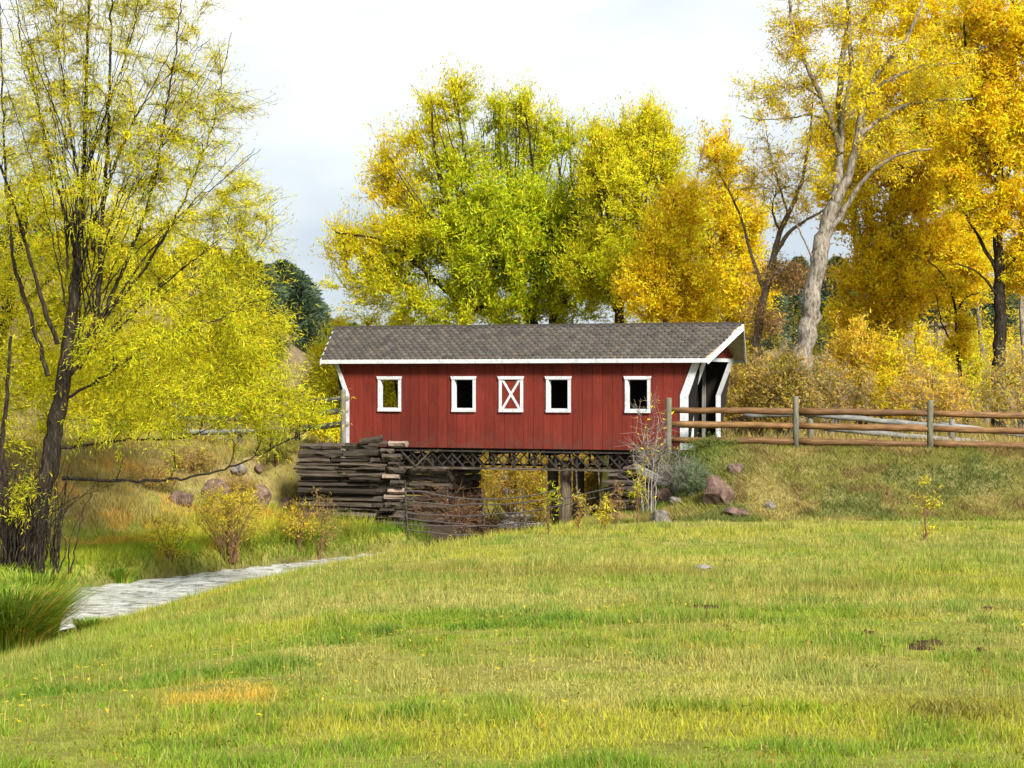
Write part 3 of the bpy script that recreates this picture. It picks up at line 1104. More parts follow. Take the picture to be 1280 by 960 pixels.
rk("rock", "sloping brown rock right of the golden shrub on the left bank", "rock", 326, 622, 26, 30, 20)
rk("rock", "rounded reddish rock next to the left timber wall", "rock", 362, 632, 30, 22, 21)
rk("rock", "pale grey stone high on the left bank under the low branch", "rock", 299, 590, 18, 13, 22, mat="greyrock")
rk("rock", "small pink stone high on the left bank beside the pale one", "rock", 324, 588, 12, 11, 23)
rk("rock", "faint tan stone lying in the middle of the meadow", "rock", 880, 709, 20, 7, 25, mat="greyrock")


# ------------------------------------------------------------------ trees and shrubs
def catmull(pts, step):
    p = np.asarray(pts, float)
    if len(p) < 3:
        n = max(2, int(np.linalg.norm(p[-1] - p[0]) / step) + 1)
        return p[0] + (p[-1] - p[0]) * np.linspace(0, 1, n)[:, None]
    q = np.concatenate([[2 * p[0] - p[1]], p, [2 * p[-1] - p[-2]]])
    out = []
    for i in range(1, len(q) - 2):
        n = max(2, int(np.linalg.norm(q[i + 1] - q[i]) / step) + 1)
        t = np.linspace(0, 1, n, endpoint=False)[:, None]
        a, b, c, d = q[i - 1], q[i], q[i + 1], q[i + 2]
        out.append(0.5 * (2 * b + (c - a) * t + (2 * a - 5 * b + 4 * c - d) * t * t + (3 * b - a - 3 * c + d) * t ** 3))
    out.append(p[-1:])
    return np.concatenate(out)


class Geo:
    def __init__(s):
        s.v, s.q, s.n = [], [], 0

    def tube(s, path, r, sides):
        v, q = tube_np(path, r, sides)
        s.v.append(v)
        s.q.append(q + s.n)
        s.n += len(v)

    def sticks(s, a, b, ra, rb):
        """many straight three-sided twigs at once"""
        t = nrm(b - a)
        ref = np.where(np.abs(t[:, 2:3]) < 0.8, np.array([[0, 0, 1.0]]), np.array([[1.0, 0, 0]]))
        u = nrm(np.cross(t, ref))
        w = np.cross(t, u)
        th = np.array([0, 2.0944, 4.1888])
        ring = np.cos(th)[None, :, None] * u[:, None] + np.sin(th)[None, :, None] * w[:, None]
        v = np.concatenate([a[:, None] + ring * ra[:, None, None], b[:, None] + ring * rb[:, None, None]], 1)
        i = np.arange(len(a))[:, None, None] * 6 + s.n
        k = np.array([[0, 1, 4, 3], [1, 2, 5, 4], [2, 0, 3, 5]])[None]
        s.v.append(v.reshape(-1, 3))
        s.q.append((i + k).reshape(-1, 4))
        s.n += len(a) * 6

    def obj(s, name, mat, parent, origin):
        return link(name, mesh_np(name, np.concatenate(s.v) - origin, np.concatenate(s.q), mat=mat, smooth=True), parent)


def leaf_mesh(name, pos, ax, ln, wd, col, mat, rng, out=None):
    """single leaves; out: the way the blades tend to face (outward and up, to the light)"""
    ax = nrm(ax)
    b = nrm(np.cross(rng.normal(size=ax.shape) * (0.55 if out is not None else 1) + (0 if out is None else out), ax))
    a = ax * ln[:, None] * 0.5
    b = b * wd[:, None] * 0.5
    k = rng.uniform(-0.8, 0.2, (len(pos), 1))
    V = np.stack([pos - a, pos + b + a * k, pos + a - b * 0.55], 1).reshape(-1, 3)
    return mesh_np(name, V, None, np.arange(len(pos) * 3).reshape(-1, 3), mat, np.repeat(col, 3, 0))


def blob_points(blobs, n, rng):
    w = np.array([b[2] for b in blobs], float)
    k = rng.choice(len(blobs), n, p=w / w.sum())
    c = np.array([b[0] for b in blobs])[k]
    r = np.array([b[1] for b in blobs])[k]
    d = nrm(rng.normal(size=(n, 3)))
    return c + d * r * (rng.random((n, 1)) ** 0.42)


def pal(*cs):
    return np.array(cs, float)


def mixpal(p, n, rng, jit=0.14):
    w = rng.dirichlet(np.ones(len(p)) * 0.7, n)
    return np.clip((w @ p) * (1 + jit * rng.normal(size=(n, 1))), 0.004, 0.9)


TRI = [0]
LEAF_N = 1.75


def tree(name, label, cat, base, limbs, blobs, n_br, n_leaf, leaf=(0.08, 0.03), colfn=None, bark="bark_mid", twig=0.45, sig=0.10, droop=0.0,
         upk=1.2, seed=1, sides=7, twigs=5, group=None, rmin=0.007, crown="crown", stem="trunk", thick=1.0, dens=0.6, lift=0.2):
    """trunk and limbs as drawn, branches grown from them to points of the crown, leaves along the outer twigs"""
    rng = np.random.default_rng(seed)
    n_leaf = int(n_leaf * LEAF_N)
    base = np.asarray(base, float)
    root = thing(name, label, cat, base, 0, group)
    g = Geo()
    NP, ND, NR = [], [], []
    for pts, r0, r1 in limbs:
        path = catmull(pts, 0.22 if r0 > 0.05 else 0.12)
        n = len(path)
        path[1:-1] += rng.normal(0, 0.012 + 0.10 * r1, (n - 2, 3))
        t = np.linspace(0, 1, n)
        r = r0 + (r1 - r0) * t ** 0.8
        g.tube(path, r * (1 + 0.06 * rng.normal(size=n)), sides if r0 > 0.06 else 5)
        NP.append(path)
        ND.append(nrm(np.gradient(path, axis=0)))
        NR.append(r)
    NP, ND, NR = np.concatenate(NP), np.concatenate(ND), np.concatenate(NR)
    br, bw = [], []
    if n_br:
        T = blob_points(blobs, n_br, rng)
        d0 = np.array([np.min(np.sum((NP - t) ** 2, 1)) for t in T])
        T = T[np.argsort(d0)]
        cap = len(NP) + n_br * 8
        A, D, R = np.zeros((cap, 3)), np.zeros((cap, 3)), np.zeros(cap)
        m = len(NP)
        A[:m], D[:m], R[:m] = NP, ND, NR
        for t in T:
            v = t - A[:m]
            dist = np.sqrt((v * v).sum(1))
            cost = dist + upk * np.maximum(0, -v[:, 2] + 0.15 * dist) + 0.25 * dist * (1 - (v * D[:m]).sum(1) / np.maximum(dist, 1e-6)) + (R[:m] < 0.011) * 0.4
            i = int(np.argmin(cost))
            p, L = A[i], dist[i]
            if L < 0.25 * twig - 0.02:
                continue
            c = p + D[i] * 0.32 * L + np.array([0, 0, lift * L]) + rng.normal(0, 0.06 * L, 3)
            n = int(np.clip(L / 0.35 + 2, 3, 8))
            s = np.linspace(0, 1, n)[:, None]
            path = (1 - s) ** 2 * p + 2 * s * (1 - s) * c + s * s * t
            path[1:-1] += rng.normal(0, 0.02 * L, (n - 2, 3))
            r0 = min(R[i] * 0.75, (0.007 + 0.013 * L) * thick)
            r0 = max(r0, rmin)
            r = r0 + (rmin * 0.8 - r0) * s[:, 0]
            g.tube(path, r, 4 if r0 > 0.018 else 3)
            A[m:m + n - 1], D[m:m + n - 1], R[m:m + n - 1] = path[1:], nrm(np.gradient(path, axis=0))[1:], r[1:]
            m += n - 1
            br.append(path)
            bw.append((0.3 + L) * (1 - dens + 2 * dens * rng.random()))
        # twigs
        if not br:
            br, bw = [np.stack([NP[0], NP[-1]])], [1.0]
        nb = len(br)
        bi = rng.choice(nb, nb * twigs, p=np.array(bw) / np.sum(bw))
        u = 0.25 + 0.75 * rng.random(len(bi)) ** 0.8
        org, dr = np.zeros((len(bi), 3)), np.zeros((len(bi), 3))
        lens = np.array([len(b) for b in br])
        maxn = lens.max()
        PB = np.zeros((nb, maxn, 3))
        for k, b in enumerate(br):
            PB[k, :len(b)] = b
            PB[k, len(b):] = b[-1]
        f = u * (lens[bi] - 1)
        i0 = np.minimum(f.astype(int), lens[bi] - 2)
        fr = (f - i0)[:, None]
        p0, p1 = PB[bi, i0], PB[bi, i0 + 1]
        org = p0 + (p1 - p0) * fr
        dr = nrm(nrm(p1 - p0) * 0.9 + rng.normal(0, 0.55, (len(bi), 3)) + np.array([0, 0, -droop]))
        tl = twig * (0.5 + rng.random(len(bi)))
        tip = org + dr * tl[:, None]
        g.sticks(org, tip, np.full(len(bi), rmin * 0.75), np.full(len(bi), rmin * 0.4))
        ti = rng.integers(0, len(bi), n_leaf)
        w = rng.random(n_leaf)[:, None]
        pos = org[ti] + dr[ti] * tl[ti][:, None] * (w * 1.1) + rng.normal(0, sig, (n_leaf, 3)) * (0.4 + w)
        ax = dr[ti] * 0.7 + rng.normal(0, 0.6, (n_leaf, 3)) + np.array([0, 0, -droop - 0.15])
        sc = 0.65 + 0.95 * rng.random(n_leaf)
        bc = colfn(org, rng)                                          # one hue per twig, then leaf by leaf
        col = np.clip(bc[ti] * (1 + 0.2 * rng.normal(size=(n_leaf, 1))) * (1 + np.array([0.10, 0.08, 0.3]) * rng.normal(size=(n_leaf, 3))), 0.003, 0.9)
        mid = pos.mean(0)
        out = nrm((pos - mid) * np.array([1, 1, 0.6])) * 0.8 + np.array([0, 0, 0.55])
        link(crown, leaf_mesh(crown, pos - base, ax, leaf[0] * sc, leaf[1] * sc, col, M["leaf"], rng, out), root)
        TRI[0] += n_leaf
    g.obj(stem, M[bark], root, base)
    return root


def limb(pts, d, r0, r1, dz=0.0):
    """a limb through photo pixels at depth d; dz: how far its tip comes forward or back"""
    n = len(pts)
    return ([P(x, y, d + (dz * k / max(n - 1, 1))) for k, (x, y) in enumerate(pts)], r0, r1)


def blob(px, py, d, rx, ry, rz, w):
    """crown lobe round a photo pixel; radii in metres (across, deep, high)"""
    return (P(px, py, d), np.array([rx, ry, rz]), w)


YEL = pal((0.80, 0.65, 0.018), (0.85, 0.66, 0.02), (0.74, 0.66, 0.02), (0.66, 0.64, 0.02))
YGR = pal((0.55, 0.58, 0.014), (0.46, 0.53, 0.012), (0.66, 0.64, 0.016), (0.74, 0.63, 0.02))
GRN = pal((0.36, 0.46, 0.012), (0.42, 0.52, 0.012), (0.52, 0.58, 0.014))
ORA = pal((0.86, 0.57, 0.010), (0.88, 0.64, 0.012), (0.85, 0.50, 0.010), (0.86, 0.68, 0.016))
DRY = pal((0.42, 0.26, 0.10), (0.52, 0.34, 0.13), (0.36, 0.23, 0.10))
OLI = pal((0.30, 0.29, 0.03), (0.42, 0.36, 0.04), (0.55, 0.41, 0.04))


def c_of(p, jit=0.12):
    return lambda o, r: mixpal(p, len(o), r, jit)


def c_blend(pa, pb, fn, jit=0.12):
    def f(o, r):
        w = np.clip(fn(o) + r.normal(0, 0.16, len(o)), 0, 1)[:, None]
        return mixpal(pa, len(o), r, jit) * (1 - w) + mixpal(pb, len(o), r, jit) * w
    return f


def pxy(o):
    """where points stand in the photo (for drawing which side of a crown has turned)"""
    return CX + o[:, 0] / o[:, 1] * F, HY - o[:, 2] / o[:, 1] * F


# --- big willow on the left bank
D1 = 44.6
wb = np.array([*P(38, 712, D1)[:2], 0])
wb[2] = h1(wb[0], wb[1])
zb = HY - wb[2] / D1 * F
limbs = [
    limb([(34, zb + 14), (42, 660), (58, 600), (68, 540), (80, 470), (88, 400), (95, 350)], D1, 0.280, 0.100),
    limb([(95, 350), (101, 280), (104, 200), (108, 110), (110, 40), (112, -40)], D1, 0.076, 0.017, 0.6),
    limb([(84, 440), (115, 410), (124, 370), (126, 300), (134, 200), (137, 100), (139, 20), (142, -60)], D1, 0.067, 0.015, -0.7),
    limb([(118, 420), (150, 345), (178, 280), (198, 200), (212, 110), (222, 50), (228, -30)], D1, 0.050, 0.010, -1.2),
    limb([(120, 405), (170, 350), (220, 270), (262, 170), (278, 90), (290, 40)], D1, 0.041, 0.006, 0.8),
    limb([(72, 430), (55, 380), (36, 320), (18, 260), (2, 210), (-25, 150)], D1, 0.058, 0.017, -0.8),
    limb([(60, 470), (40, 400), (20, 340), (10, 260), (4, 160), (2, 60), (-2, -30)], D1, 0.054, 0.010, 1.0),
    limb([(97, 330), (80, 260), (58, 180), (42, 110), (26, 50), (20, -20)], D1, 0.045, 0.010, 1.2),
    limb([(103, 250), (90, 180), (80, 110), (72, 40), (68, -40)], D1, 0.031, 0.007, 0.4),
    limb([(104, 230), (130, 150), (150, 90), (168, 30), (178, -40)], D1, 0.031, 0.007, -0.4),
    limb([(130, 250), (150, 190), (180, 130), (230, 75), (262, 50)], D1, 0.027, 0.006, 0.9),
    limb([(78, 598), (120, 600), (180, 601), (240, 596), (300, 580), (350, 556), (395, 532)], D1, 0.042, 0.010, -1.2),
    limb([(76, 560), (110, 556), (170, 549), (230, 548), (280, 525), (320, 490)], D1, 0.036, 0.006, 1.0),
    limb([(80, 500), (130, 470), (190, 430), (250, 410), (310, 380), (350, 370)], D1, 0.036, 0.006, -1.6),
    limb([(82, 470), (140, 420), (200, 360), (260, 310), (310, 270)], D1, 0.036, 0.006, 1.4),
    limb([(66, 640), (90, 624), (130, 610), (170, 596)], D1, 0.014, 0.003, -0.5),
    limb([(20, zb + 12), (8, 620), (-6, 540), (-20, 440), (-30, 330)], D1 + 0.4, 0.14, 0.05, 0.5),
    limb([(12, zb + 12), (2, 640), (2, 560), (10, 480), (14, 420)], D1 - 0.3, 0.09, 0.03, 0.5),
]
rs = np.random.default_rng(5)
for k in range(110):                                                    # suckers round the foot of the trunk
    x0 = 30 + rs.normal(0, 21)
    hgt = rs.uniform(40, 150)
    limbs.append(limb([(x0, zb + 6), (x0 + rs.normal(4, 8), zb - hgt * 0.5), (x0 + rs.normal(10, 20), zb - hgt)], D1 + rs.uniform(-0.6, 0.3), 0.018, 0.007))
for k in range(34):                                                    # many thin straight stems fanning up through the crown
    t_ = (k + rs.random()) / 34
    xt = -30 + 385 * t_
    yt = np.interp(xt, [-30, 120, 240, 300, 340, 365], [-60, -60, 10, 90, 210, 330]) + abs(rs.normal(0, 45))
    x0 = 92 + rs.uniform(-12, 34)
    y0 = 300 + 140 * rs.random() + (0 if xt < 240 else 60)
    dz = rs.normal(0, 1.3)
    limbs.append(limb([(x0, y0), (x0 + (xt - x0) * 0.30, y0 + (yt - y0) * 0.40), (x0 + (xt - x0) * 0.66, y0 + (yt - y0) * 0.72), (xt, yt)], D1, rs.uniform(0.011, 0.022), 0.005, dz))
blobs = [blob(230, 440, D1 - 0.3, 2.3, 2.2, 1.5, 8), blob(310, 490, D1 - 0.5, 1.35, 1.6, 0.85, 3.5), blob(90, 370, D1 + 1.3, 2.0, 1.2, 2.2, 4.5), blob(10, 470, D1 + 1.0, 1.5, 1.2, 1.6, 2.6),
         blob(165, 520, D1 - 0.2, 1.4, 1.6, 0.7, 2.0), blob(300, 400, D1, 1.1, 1.4, 0.9, 2.0), blob(120, 200, D1, 2.3, 2.0, 2.4, 8.5), blob(235, 180, D1, 1.5, 1.6, 2.2, 6.0), blob(40, 120, D1, 1.6, 1.8, 2.3, 4.4),
         blob(120, 10, D1, 2.3, 1.8, 1.4, 5.0), blob(300, 290, D1, 0.95, 1.3, 1.4, 3.0), blob(350, 510, D1 - 0.8, 0.85, 0.9, 0.5, 1.2)]
WIL = pal((0.56, 0.54, 0.014), (0.66, 0.57, 0.015), (0.46, 0.50, 0.012), (0.72, 0.55, 0.018))
blobs.append(blob(18, 620, D1 - 0.2, 0.7, 0.7, 0.9, 0.7))
tree("willow_tree", "large many stemmed willow with thin yellow leaves leaning over the stream", "tree", wb, limbs, blobs, 1050, 92000, (0.092, 0.023),
     c_blend(WIL, YGR, lambda o: 0.55 - (o[:, 2] - 1.5) * 0.08), "bark_dark", 0.5, 0.07, 0.12, upk=0.9, dens=0.45, seed=11, twigs=7, rmin=0.0055, lift=0.25)

# --- second willow behind it, mostly out of frame
D2 = 53.0
b_ = P(-40, 600, D2)
b_[2] = h1(b_[0], b_[1])
z2 = HY - b_[2] / D2 * F
tree("willow_tree", "second yellow willow behind the large one, cut by the picture's edge", "tree", b_,
     [limb([(-40, z2 + 10), (-20, 500), (0, 420), (20, 330), (35, 250)], D2, 0.26, 0.08), limb([(-10, 460), (60, 400), (120, 350), (170, 310)], D2, 0.12, 0.03, 0.8), limb([(-40, z2), (-80, 400), (-120, 250)], D2, 0.2, 0.05),
      limb([(10, 400), (80, 330), (130, 270)], D2, 0.08, 0.03, -1.0)],
     [blob(60, 400, D2, 2.8, 2.2, 2.2, 6), blob(150, 420, D2, 2.2, 2.2, 2.0, 4), blob(0, 320, D2, 2.3, 2.0, 2.3, 3), blob(-60, 300, D2, 2.6, 2.0, 3.2, 3), blob(110, 500, D2, 2.4, 1.6, 0.9, 2), blob(170, 310, D2, 1.7, 1.5, 1.5, 2.4), blob(90, 270, D2, 1.8, 1.5, 1.3, 2.4), blob(250, 350, D2, 1.5, 1.5, 1.1, 2.0)],
     460, 44000, (0.11, 0.034), c_blend(YEL, YGR, lambda o: 0.45 + 0 * o[:, 0]), "bark_dark", 0.5, 0.13, 0.4, seed=12)

# --- the broad cottonwood behind the bridge
D3 = 77.0
b_ = P(690, 560, D3)
b_[2] = h1(b_[0], b_[1])
z3 = HY - b_[2] / D3 * F
limbs = [
    limb([(668, z3 + 8), (665, 450), (662, 395), (650, 370)], D3, 0.34, 0.22),
    limb([(700, z3 + 8), (690, 470), (690, 400), (700, 360), (705, 300), (700, 220), (690, 160)], D3 + .6, 0.24, 0.03, 1.0),
    limb([(652, 372), (640, 340), (615, 310), (585, 300), (560, 260), (545, 200), (540, 140)], D3, 0.17, 0.03, -1.0),
    limb([(655, 375), (648, 320), (640, 260), (632, 190), (625, 140)], D3, 0.15, 0.03, 0.8),
    limb([(650, 372), (600, 385), (560, 365), (520, 330), (470, 300), (420, 290)], D3, 0.15, 0.03, -0.8),
    limb([(575, 372), (530, 345), (490, 345), (440, 350)], D3, 0.07, 0.02, 0.5),
    limb([(600, 300), (560, 290), (520, 260), (490, 215), (475, 190)], D3, 0.09, 0.02, 0.7),
    limb([(592, 300), (588, 250), (580, 190), (572, 130)], D3, 0.09, 0.02, -0.7),
    limb([(690, 400), (720, 350), (740, 290), (750, 220), (752, 170)], D3, 0.14, 0.03, -1.0),
    limb([(660, 400), (672, 330), (668, 250), (662, 170), (655, 140)], D3, 0.13, 0.02, -1.6),
    limb([(700, 340), (715, 260), (712, 190), (708, 150)], D3, 0.09, 0.02, 0.6),
]
rs = np.random.default_rng(33)
for k in range(34):
    xt = 455 + 310 * (k + rs.random()) / 34
    yt = np.interp(xt, [455, 500, 540, 570, 600, 625, 650, 690, 715, 765], [225, 165, 120, 108, 150, 118, 125, 150, 150, 190]) + rs.exponential(14)
    x0 = 640 + (xt - 640) * rs.uniform(0.25, 0.6)
    y0 = 345 - 25 * rs.random()
    limbs.append(limb([(x0, y0), (x0 + (xt - x0) * 0.45, y0 + (yt - y0) * 0.4), (xt, yt)], D3, rs.uniform(0.04, 0.07), 0.009, rs.normal(0, 1.2)))
blobs = [blob(640, 320, D3, 2.9, 2.8, 1.7, 9), blob(570, 290, D3, 2.0, 2.2, 1.5, 5), blob(700, 280, D3, 1.6, 1.8, 1.5, 3.6), blob(505, 300, D3, 1.4, 1.6, 1.3, 2.4), blob(435, 310, D3, 1.1, 1.0, 0.8, 0.9),
         blob(480, 360, D3, 1.9, 1.6, 0.9, 2.2), blob(600, 390, D3, 2.8, 2.0, 0.9, 3.6), blob(720, 360, D3, 1.6, 1.8, 1.5, 3.0), blob(490, 235, D3, 0.8, 1.1, 0.8, 0.8), blob(560, 220, D3, 1.4, 1.6, 1.0, 2.0), blob(650, 220, D3, 1.4, 1.6, 1.0, 1.8)]
for px, py, rx, rz, w in ((482, 205, .45, .75, .45), (512, 180, .5, .9, .6), (545, 158, .5, 1.1, .8), (573, 140, .55, 1.1, .9), (600, 185, .4, .9, .4), (627, 155, .5, 1.2, .8), (654, 158, .45, 1.1, .7), (682, 180, .4, 1.0, .5), (706, 175, .45, 1.1, .6), (735, 195, .4, 1.0, .5), (752, 205, .4, .9, .4)):
    blobs.append(blob(px, py, D3, rx, 0.8, rz, w * 0.9))


def c3(o):
    x, y = pxy(o)
    return np.clip((590 - x) / 130, 0, 1) * 0.55 + np.clip((230 - y) / 110, 0, 1) * 0.55 + np.clip((y - 350) / 60, 0, 1) * 0.15 + 0.35 * (fbm(o[:, 0], o[:, 2], 0.9, 2, 70) - 0.45)


def col3(o, r):
    x, y = pxy(o)
    w = np.clip(c3(o) + r.normal(0, 0.12, len(o)), 0, 1)[:, None]
    w2 = np.clip((565 - x) / 90, 0, 1) * np.clip(1.2 - np.abs(y - 230) / 120, 0, 1)
    w2 = np.clip(w2 * 0.75 + r.normal(0, 0.12, len(o)), 0, 1)[:, None]
    c = mixpal(GRN * 0.75 + YGR[:3] * 0.25, len(o), r) * (1 - w) + mixpal(YEL, len(o), r) * w
    return c * (1 - w2) + mixpal(pal((0.88, 0.62, 0.012), (0.84, 0.64, 0.015)), len(o), r) * w2


tree("cottonwood_tree", "broad round tree turning from green to gold right behind the bridge roof", "tree", b_, limbs, blobs + [blob(640, 270, D3 - 1.5, 1.6, 1.2, 1.6, 3)], 950, 118000, (0.125, 0.062), col3,
     "bark_dark", 0.75, 0.10, -0.55, upk=1.3, seed=13, twigs=7, rmin=0.008, lift=0.45, dens=0.35)

# --- the upright tree right of it
D4 = 74.0
b_ = P(776, 560, D4)
b_[2] = h1(b_[0], b_[1])
z4 = HY - b_[2] / D4 * F
limbs = [
    limb([(778, z4 + 8), (776, 470), (775, 400), (776, 340), (780, 280), (782, 220), (786, 170)], D4, 0.27, 0.03),
    limb([(774, 390), (755, 360), (735, 340), (722, 330)], D4, 0.13, 0.04, -0.7),
    limb([(775, 350), (790, 300), (805, 250), (822, 200), (830, 165)], D4, 0.12, 0.02, 0.9),
    limb([(776, 380), (800, 350), (825, 310), (850, 270)], D4, 0.10, 0.02, -0.9),
    limb([(775, 330), (762, 270), (748, 210), (742, 170)], D4, 0.10, 0.02, 0.5),
    limb([(778, 300), (800, 230), (806, 160)], D4, 0.08, 0.02, -0.6),
]
for k in range(14):
    xt = 735 + 115 * (k + rs.random()) / 14
    yt = np.interp(xt, [735, 780, 830, 850], [175, 150, 150, 195]) + rs.exponential(12)
    x0 = 777 + (xt - 777) * 0.35
    limbs.append(limb([(x0, 350 - 40 * rs.random()), (x0 + (xt - x0) * 0.5, 260), (xt, yt)], D4, rs.uniform(0.035, 0.06), 0.009, rs.normal(0, 0.9)))
blobs = [blob(780, 250, D4, 1.5, 1.8, 2.3, 4), blob(783, 190, D4, 0.5, 0.9, 1.3, 1.1), blob(808, 185, D4, 0.45, 0.9, 1.3, 0.9), blob(832, 195, D4, 0.5, 1.0, 1.4, 1.2), blob(760, 340, D4, 1.5, 1.6, 1.3, 3), blob(748, 215, D4, 0.5, 0.9, 1.3, 1.0), blob(840, 290, D4, 1.0, 1.3, 1.3, 1.6)]
tree("cottonwood_tree", "upright yellow green tree with dark forked trunk between the round tree and the orange one", "tree", b_, limbs, blobs, 430, 52000, (0.125, 0.056),
     c_blend(YGR, YEL, lambda o: (o[:, 2] - 4.0) * 0.10 + 0.15), "bark_dark", 0.75, 0.09, -0.6, upk=1.4, seed=14, rmin=0.008, lift=0.5, dens=0.35, twigs=7)

# --- orange trees behind the right end of the roof
D5 = 70.0
b_ = P(835, 560, D5)
b_[2] = h1(b_[0], b_[1])
tree("aspen_tree", "small orange tree directly behind the right half of the roof", "tree", b_,
     [limb([(838, 560), (836, 460), (832, 390), (836, 320), (842, 250)], D5, 0.15, 0.03), limb([(834, 410), (815, 350), (805, 300)], D5, 0.08, 0.02), limb([(834, 400), (855, 340), (862, 290)], D5, 0.08, 0.02, 0.6)],
     [blob(835, 320, D5, 1.05, 1.1, 1.5, 3), blob(812, 365, D5, 0.9, 1.1, 1.0, 2), blob(850, 260, D5, 0.6, 0.7, 0.9, 1), blob(860, 370, D5, 0.9, 1.0, 1.0, 1.6)],
     230, 26000, (0.10, 0.06), c_blend(ORA, YEL, lambda o: 0.22 + 0 * o[:, 0]), "bark_mid", 0.6, 0.09, -0.4, seed=15, lift=0.4, dens=0.4)
D6 = 79.0
b_ = P(912, 560, D6)
b_[2] = h1(b_[0], b_[1])
tree("cottonwood_tree", "golden orange tree with pale thin upper twigs above the bridge gable", "tree", b_,
     [limb([(915, 565), (912, 470), (905, 390), (900, 310), (905, 240), (912, 160)], D6, 0.2, 0.02), limb([(906, 390), (930, 320), (945, 260)], D6, 0.1, 0.02, 0.6), limb([(903, 350), (880, 290), (872, 230), (880, 180)], D6, 0.1, 0.02, -0.6)],
     [blob(905, 290, D6, 1.5, 1.4, 1.8, 4), blob(880, 370, D6, 1.5, 1.4, 1.2, 3), blob(930, 370, D6, 1.2, 1.3, 1.5, 2.4), blob(905, 200, D6, 0.8, 0.8, 1.1, 0.9)],
     330, 36000, (0.12, 0.07), c_blend(ORA, YEL, lambda o: 0.3 + 0.8 * (fbm(o[:, 0], o[:, 2], 0.7, 2, 71) - 0.4) - (o[:, 2] > 6.5) * 0.2), "bark_pale", 0.65, 0.10, -0.4, seed=16, lift=0.4, dens=0.4)

# --- the leaning grey tree and the tall pale cottonwood
D7 = 67.0
b_ = P(930, 560, D7)
b_[2] = h1(b_[0], b_[1])
limbs = [limb([(928, 562), (938, 480), (946, 420), (954, 375), (964, 335), (972, 300), (985, 268), (1000, 235), (1008, 200), (1014, 150), (1016, 120)], D7, 0.22, 0.02),
         limb([(968, 318), (985, 292), (1008, 275), (1030, 262), (1042, 240)], D7, 0.09, 0.02, -0.8),
         limb([(956, 365), (940, 320), (925, 270), (905, 225), (885, 195)], D7, 0.07, 0.015, 0.7),
         limb([(975, 292), (965, 262), (972, 240), (990, 232)], D7, 0.05, 0.012, -0.4),
         limb([(944, 425), (925, 420), (905, 400), (895, 380)], D7, 0.05, 0.012, -0.5),
         limb([(985, 268), (965, 200), (955, 150)], D7, 0.04, 0.01, 0.5)]
tree("cottonwood_tree", "thin leaning grey tree, nearly bare, with dry brown leaves right of the gable", "tree", b_, limbs,
     [blob(985, 345, D7, 1.2, 0.9, 0.45, 2.0), blob(950, 400, D7, 0.7, 0.7, 0.6, 1.0), blob(970, 220, D7, 1.6, 1.2, 1.6, 2.2), blob(900, 210, D7, 0.6, 0.6, 0.6, 0.6)],
     200, 6500, (0.09, 0.05), c_blend(DRY, ORA, lambda o: (o[:, 2] - 3.4) * 0.8), "bark_mid", 0.4, 0.12, 0.2, seed=17, rmin=0.008)

D8 = 64.0
b_ = P(990, 560, D8)
b_[2] = h1(b_[0], b_[1])
limbs = [limb([(984, 562), (994, 500), (1006, 430), (1013, 385), (1021, 340), (1032, 290), (1044, 255)], D8, 0.36, 0.22),
         limb([(1042, 262), (1050, 200), (1050, 140), (1052, 90), (1058, 40), (1064, -40)], D8, 0.15, 0.06, 0.6),
         limb([(1042, 258), (1062, 215), (1072, 170), (1080, 125), (1102, 85), (1130, 55), (1150, 10)], D8, 0.15, 0.04, -0.8),
         limb([(1030, 300), (1060, 255), (1080, 225), (1105, 203), (1135, 190), (1165, 186)], D8, 0.10, 0.03, -1.2),
         limb([(1074, 170), (1100, 150), (1130, 132), (1170, 126), (1215, 124)], D8, 0.09, 0.03, 0.8),
         limb([(1084, 118), (1120, 95), (1160, 82), (1200, 78)], D8, 0.06, 0.02, -0.7),
         limb([(1052, 190), (1035, 140), (1010, 85), (995, 50), (985, -10)], D8, 0.10, 0.04, -0.5),
         limb([(1050, 150), (1064, 100), (1062, 40), (1060, -30)], D8, 0.09, 0.04, -0.9),
         limb([(1045, 170), (1020, 145), (985, 147), (950, 150), (925, 145)], D8, 0.045, 0.01, 0.5),
         limb([(1030, 125), (1000, 108), (965, 120), (930, 125)], D8, 0.04, 0.01, -0.5),
         limb([(1020, 330), (1000, 290), (985, 250)], D8, 0.04, 0.012, -0.5),
         limb([(1068, 200), (1080, 160), (1078, 110), (1090, 60)], D8, 0.06, 0.03, 0.6)]
blobs = [blob(1050, 90, D8, 1.9, 1.7, 1.7, 3), blob(1150, 100, D8, 1.8, 1.6, 1.6, 3), blob(970, 120, D8, 1.3, 1.1, 0.9, 1.4), blob(1060, 0, D8, 2.5, 1.8, 1.2, 2.2), blob(1120, 180, D8, 1.5, 1.4, 1.0, 1.4), blob(1030, 190, D8, 0.8, 0.9, 0.9, 0.9), blob(985, 40, D8, 0.9, 1.0, 0.8, 0.8)]
tree("cottonwood_tree", "tall pale barked cottonwood leaning right with sparse gold leaves, in front of the orange trees", "tree", b_, limbs, blobs, 360, 15000, (0.09, 0.06),
     c_blend(ORA, YGR, lambda o: 0.25 + 0.7 * (fbm(o[:, 0], o[:, 2], 0.8, 2, 72) - 0.45)), "bark_pale", 0.4, 0.12, 0.2, seed=18, sides=10, rmin=0.008, twigs=6)

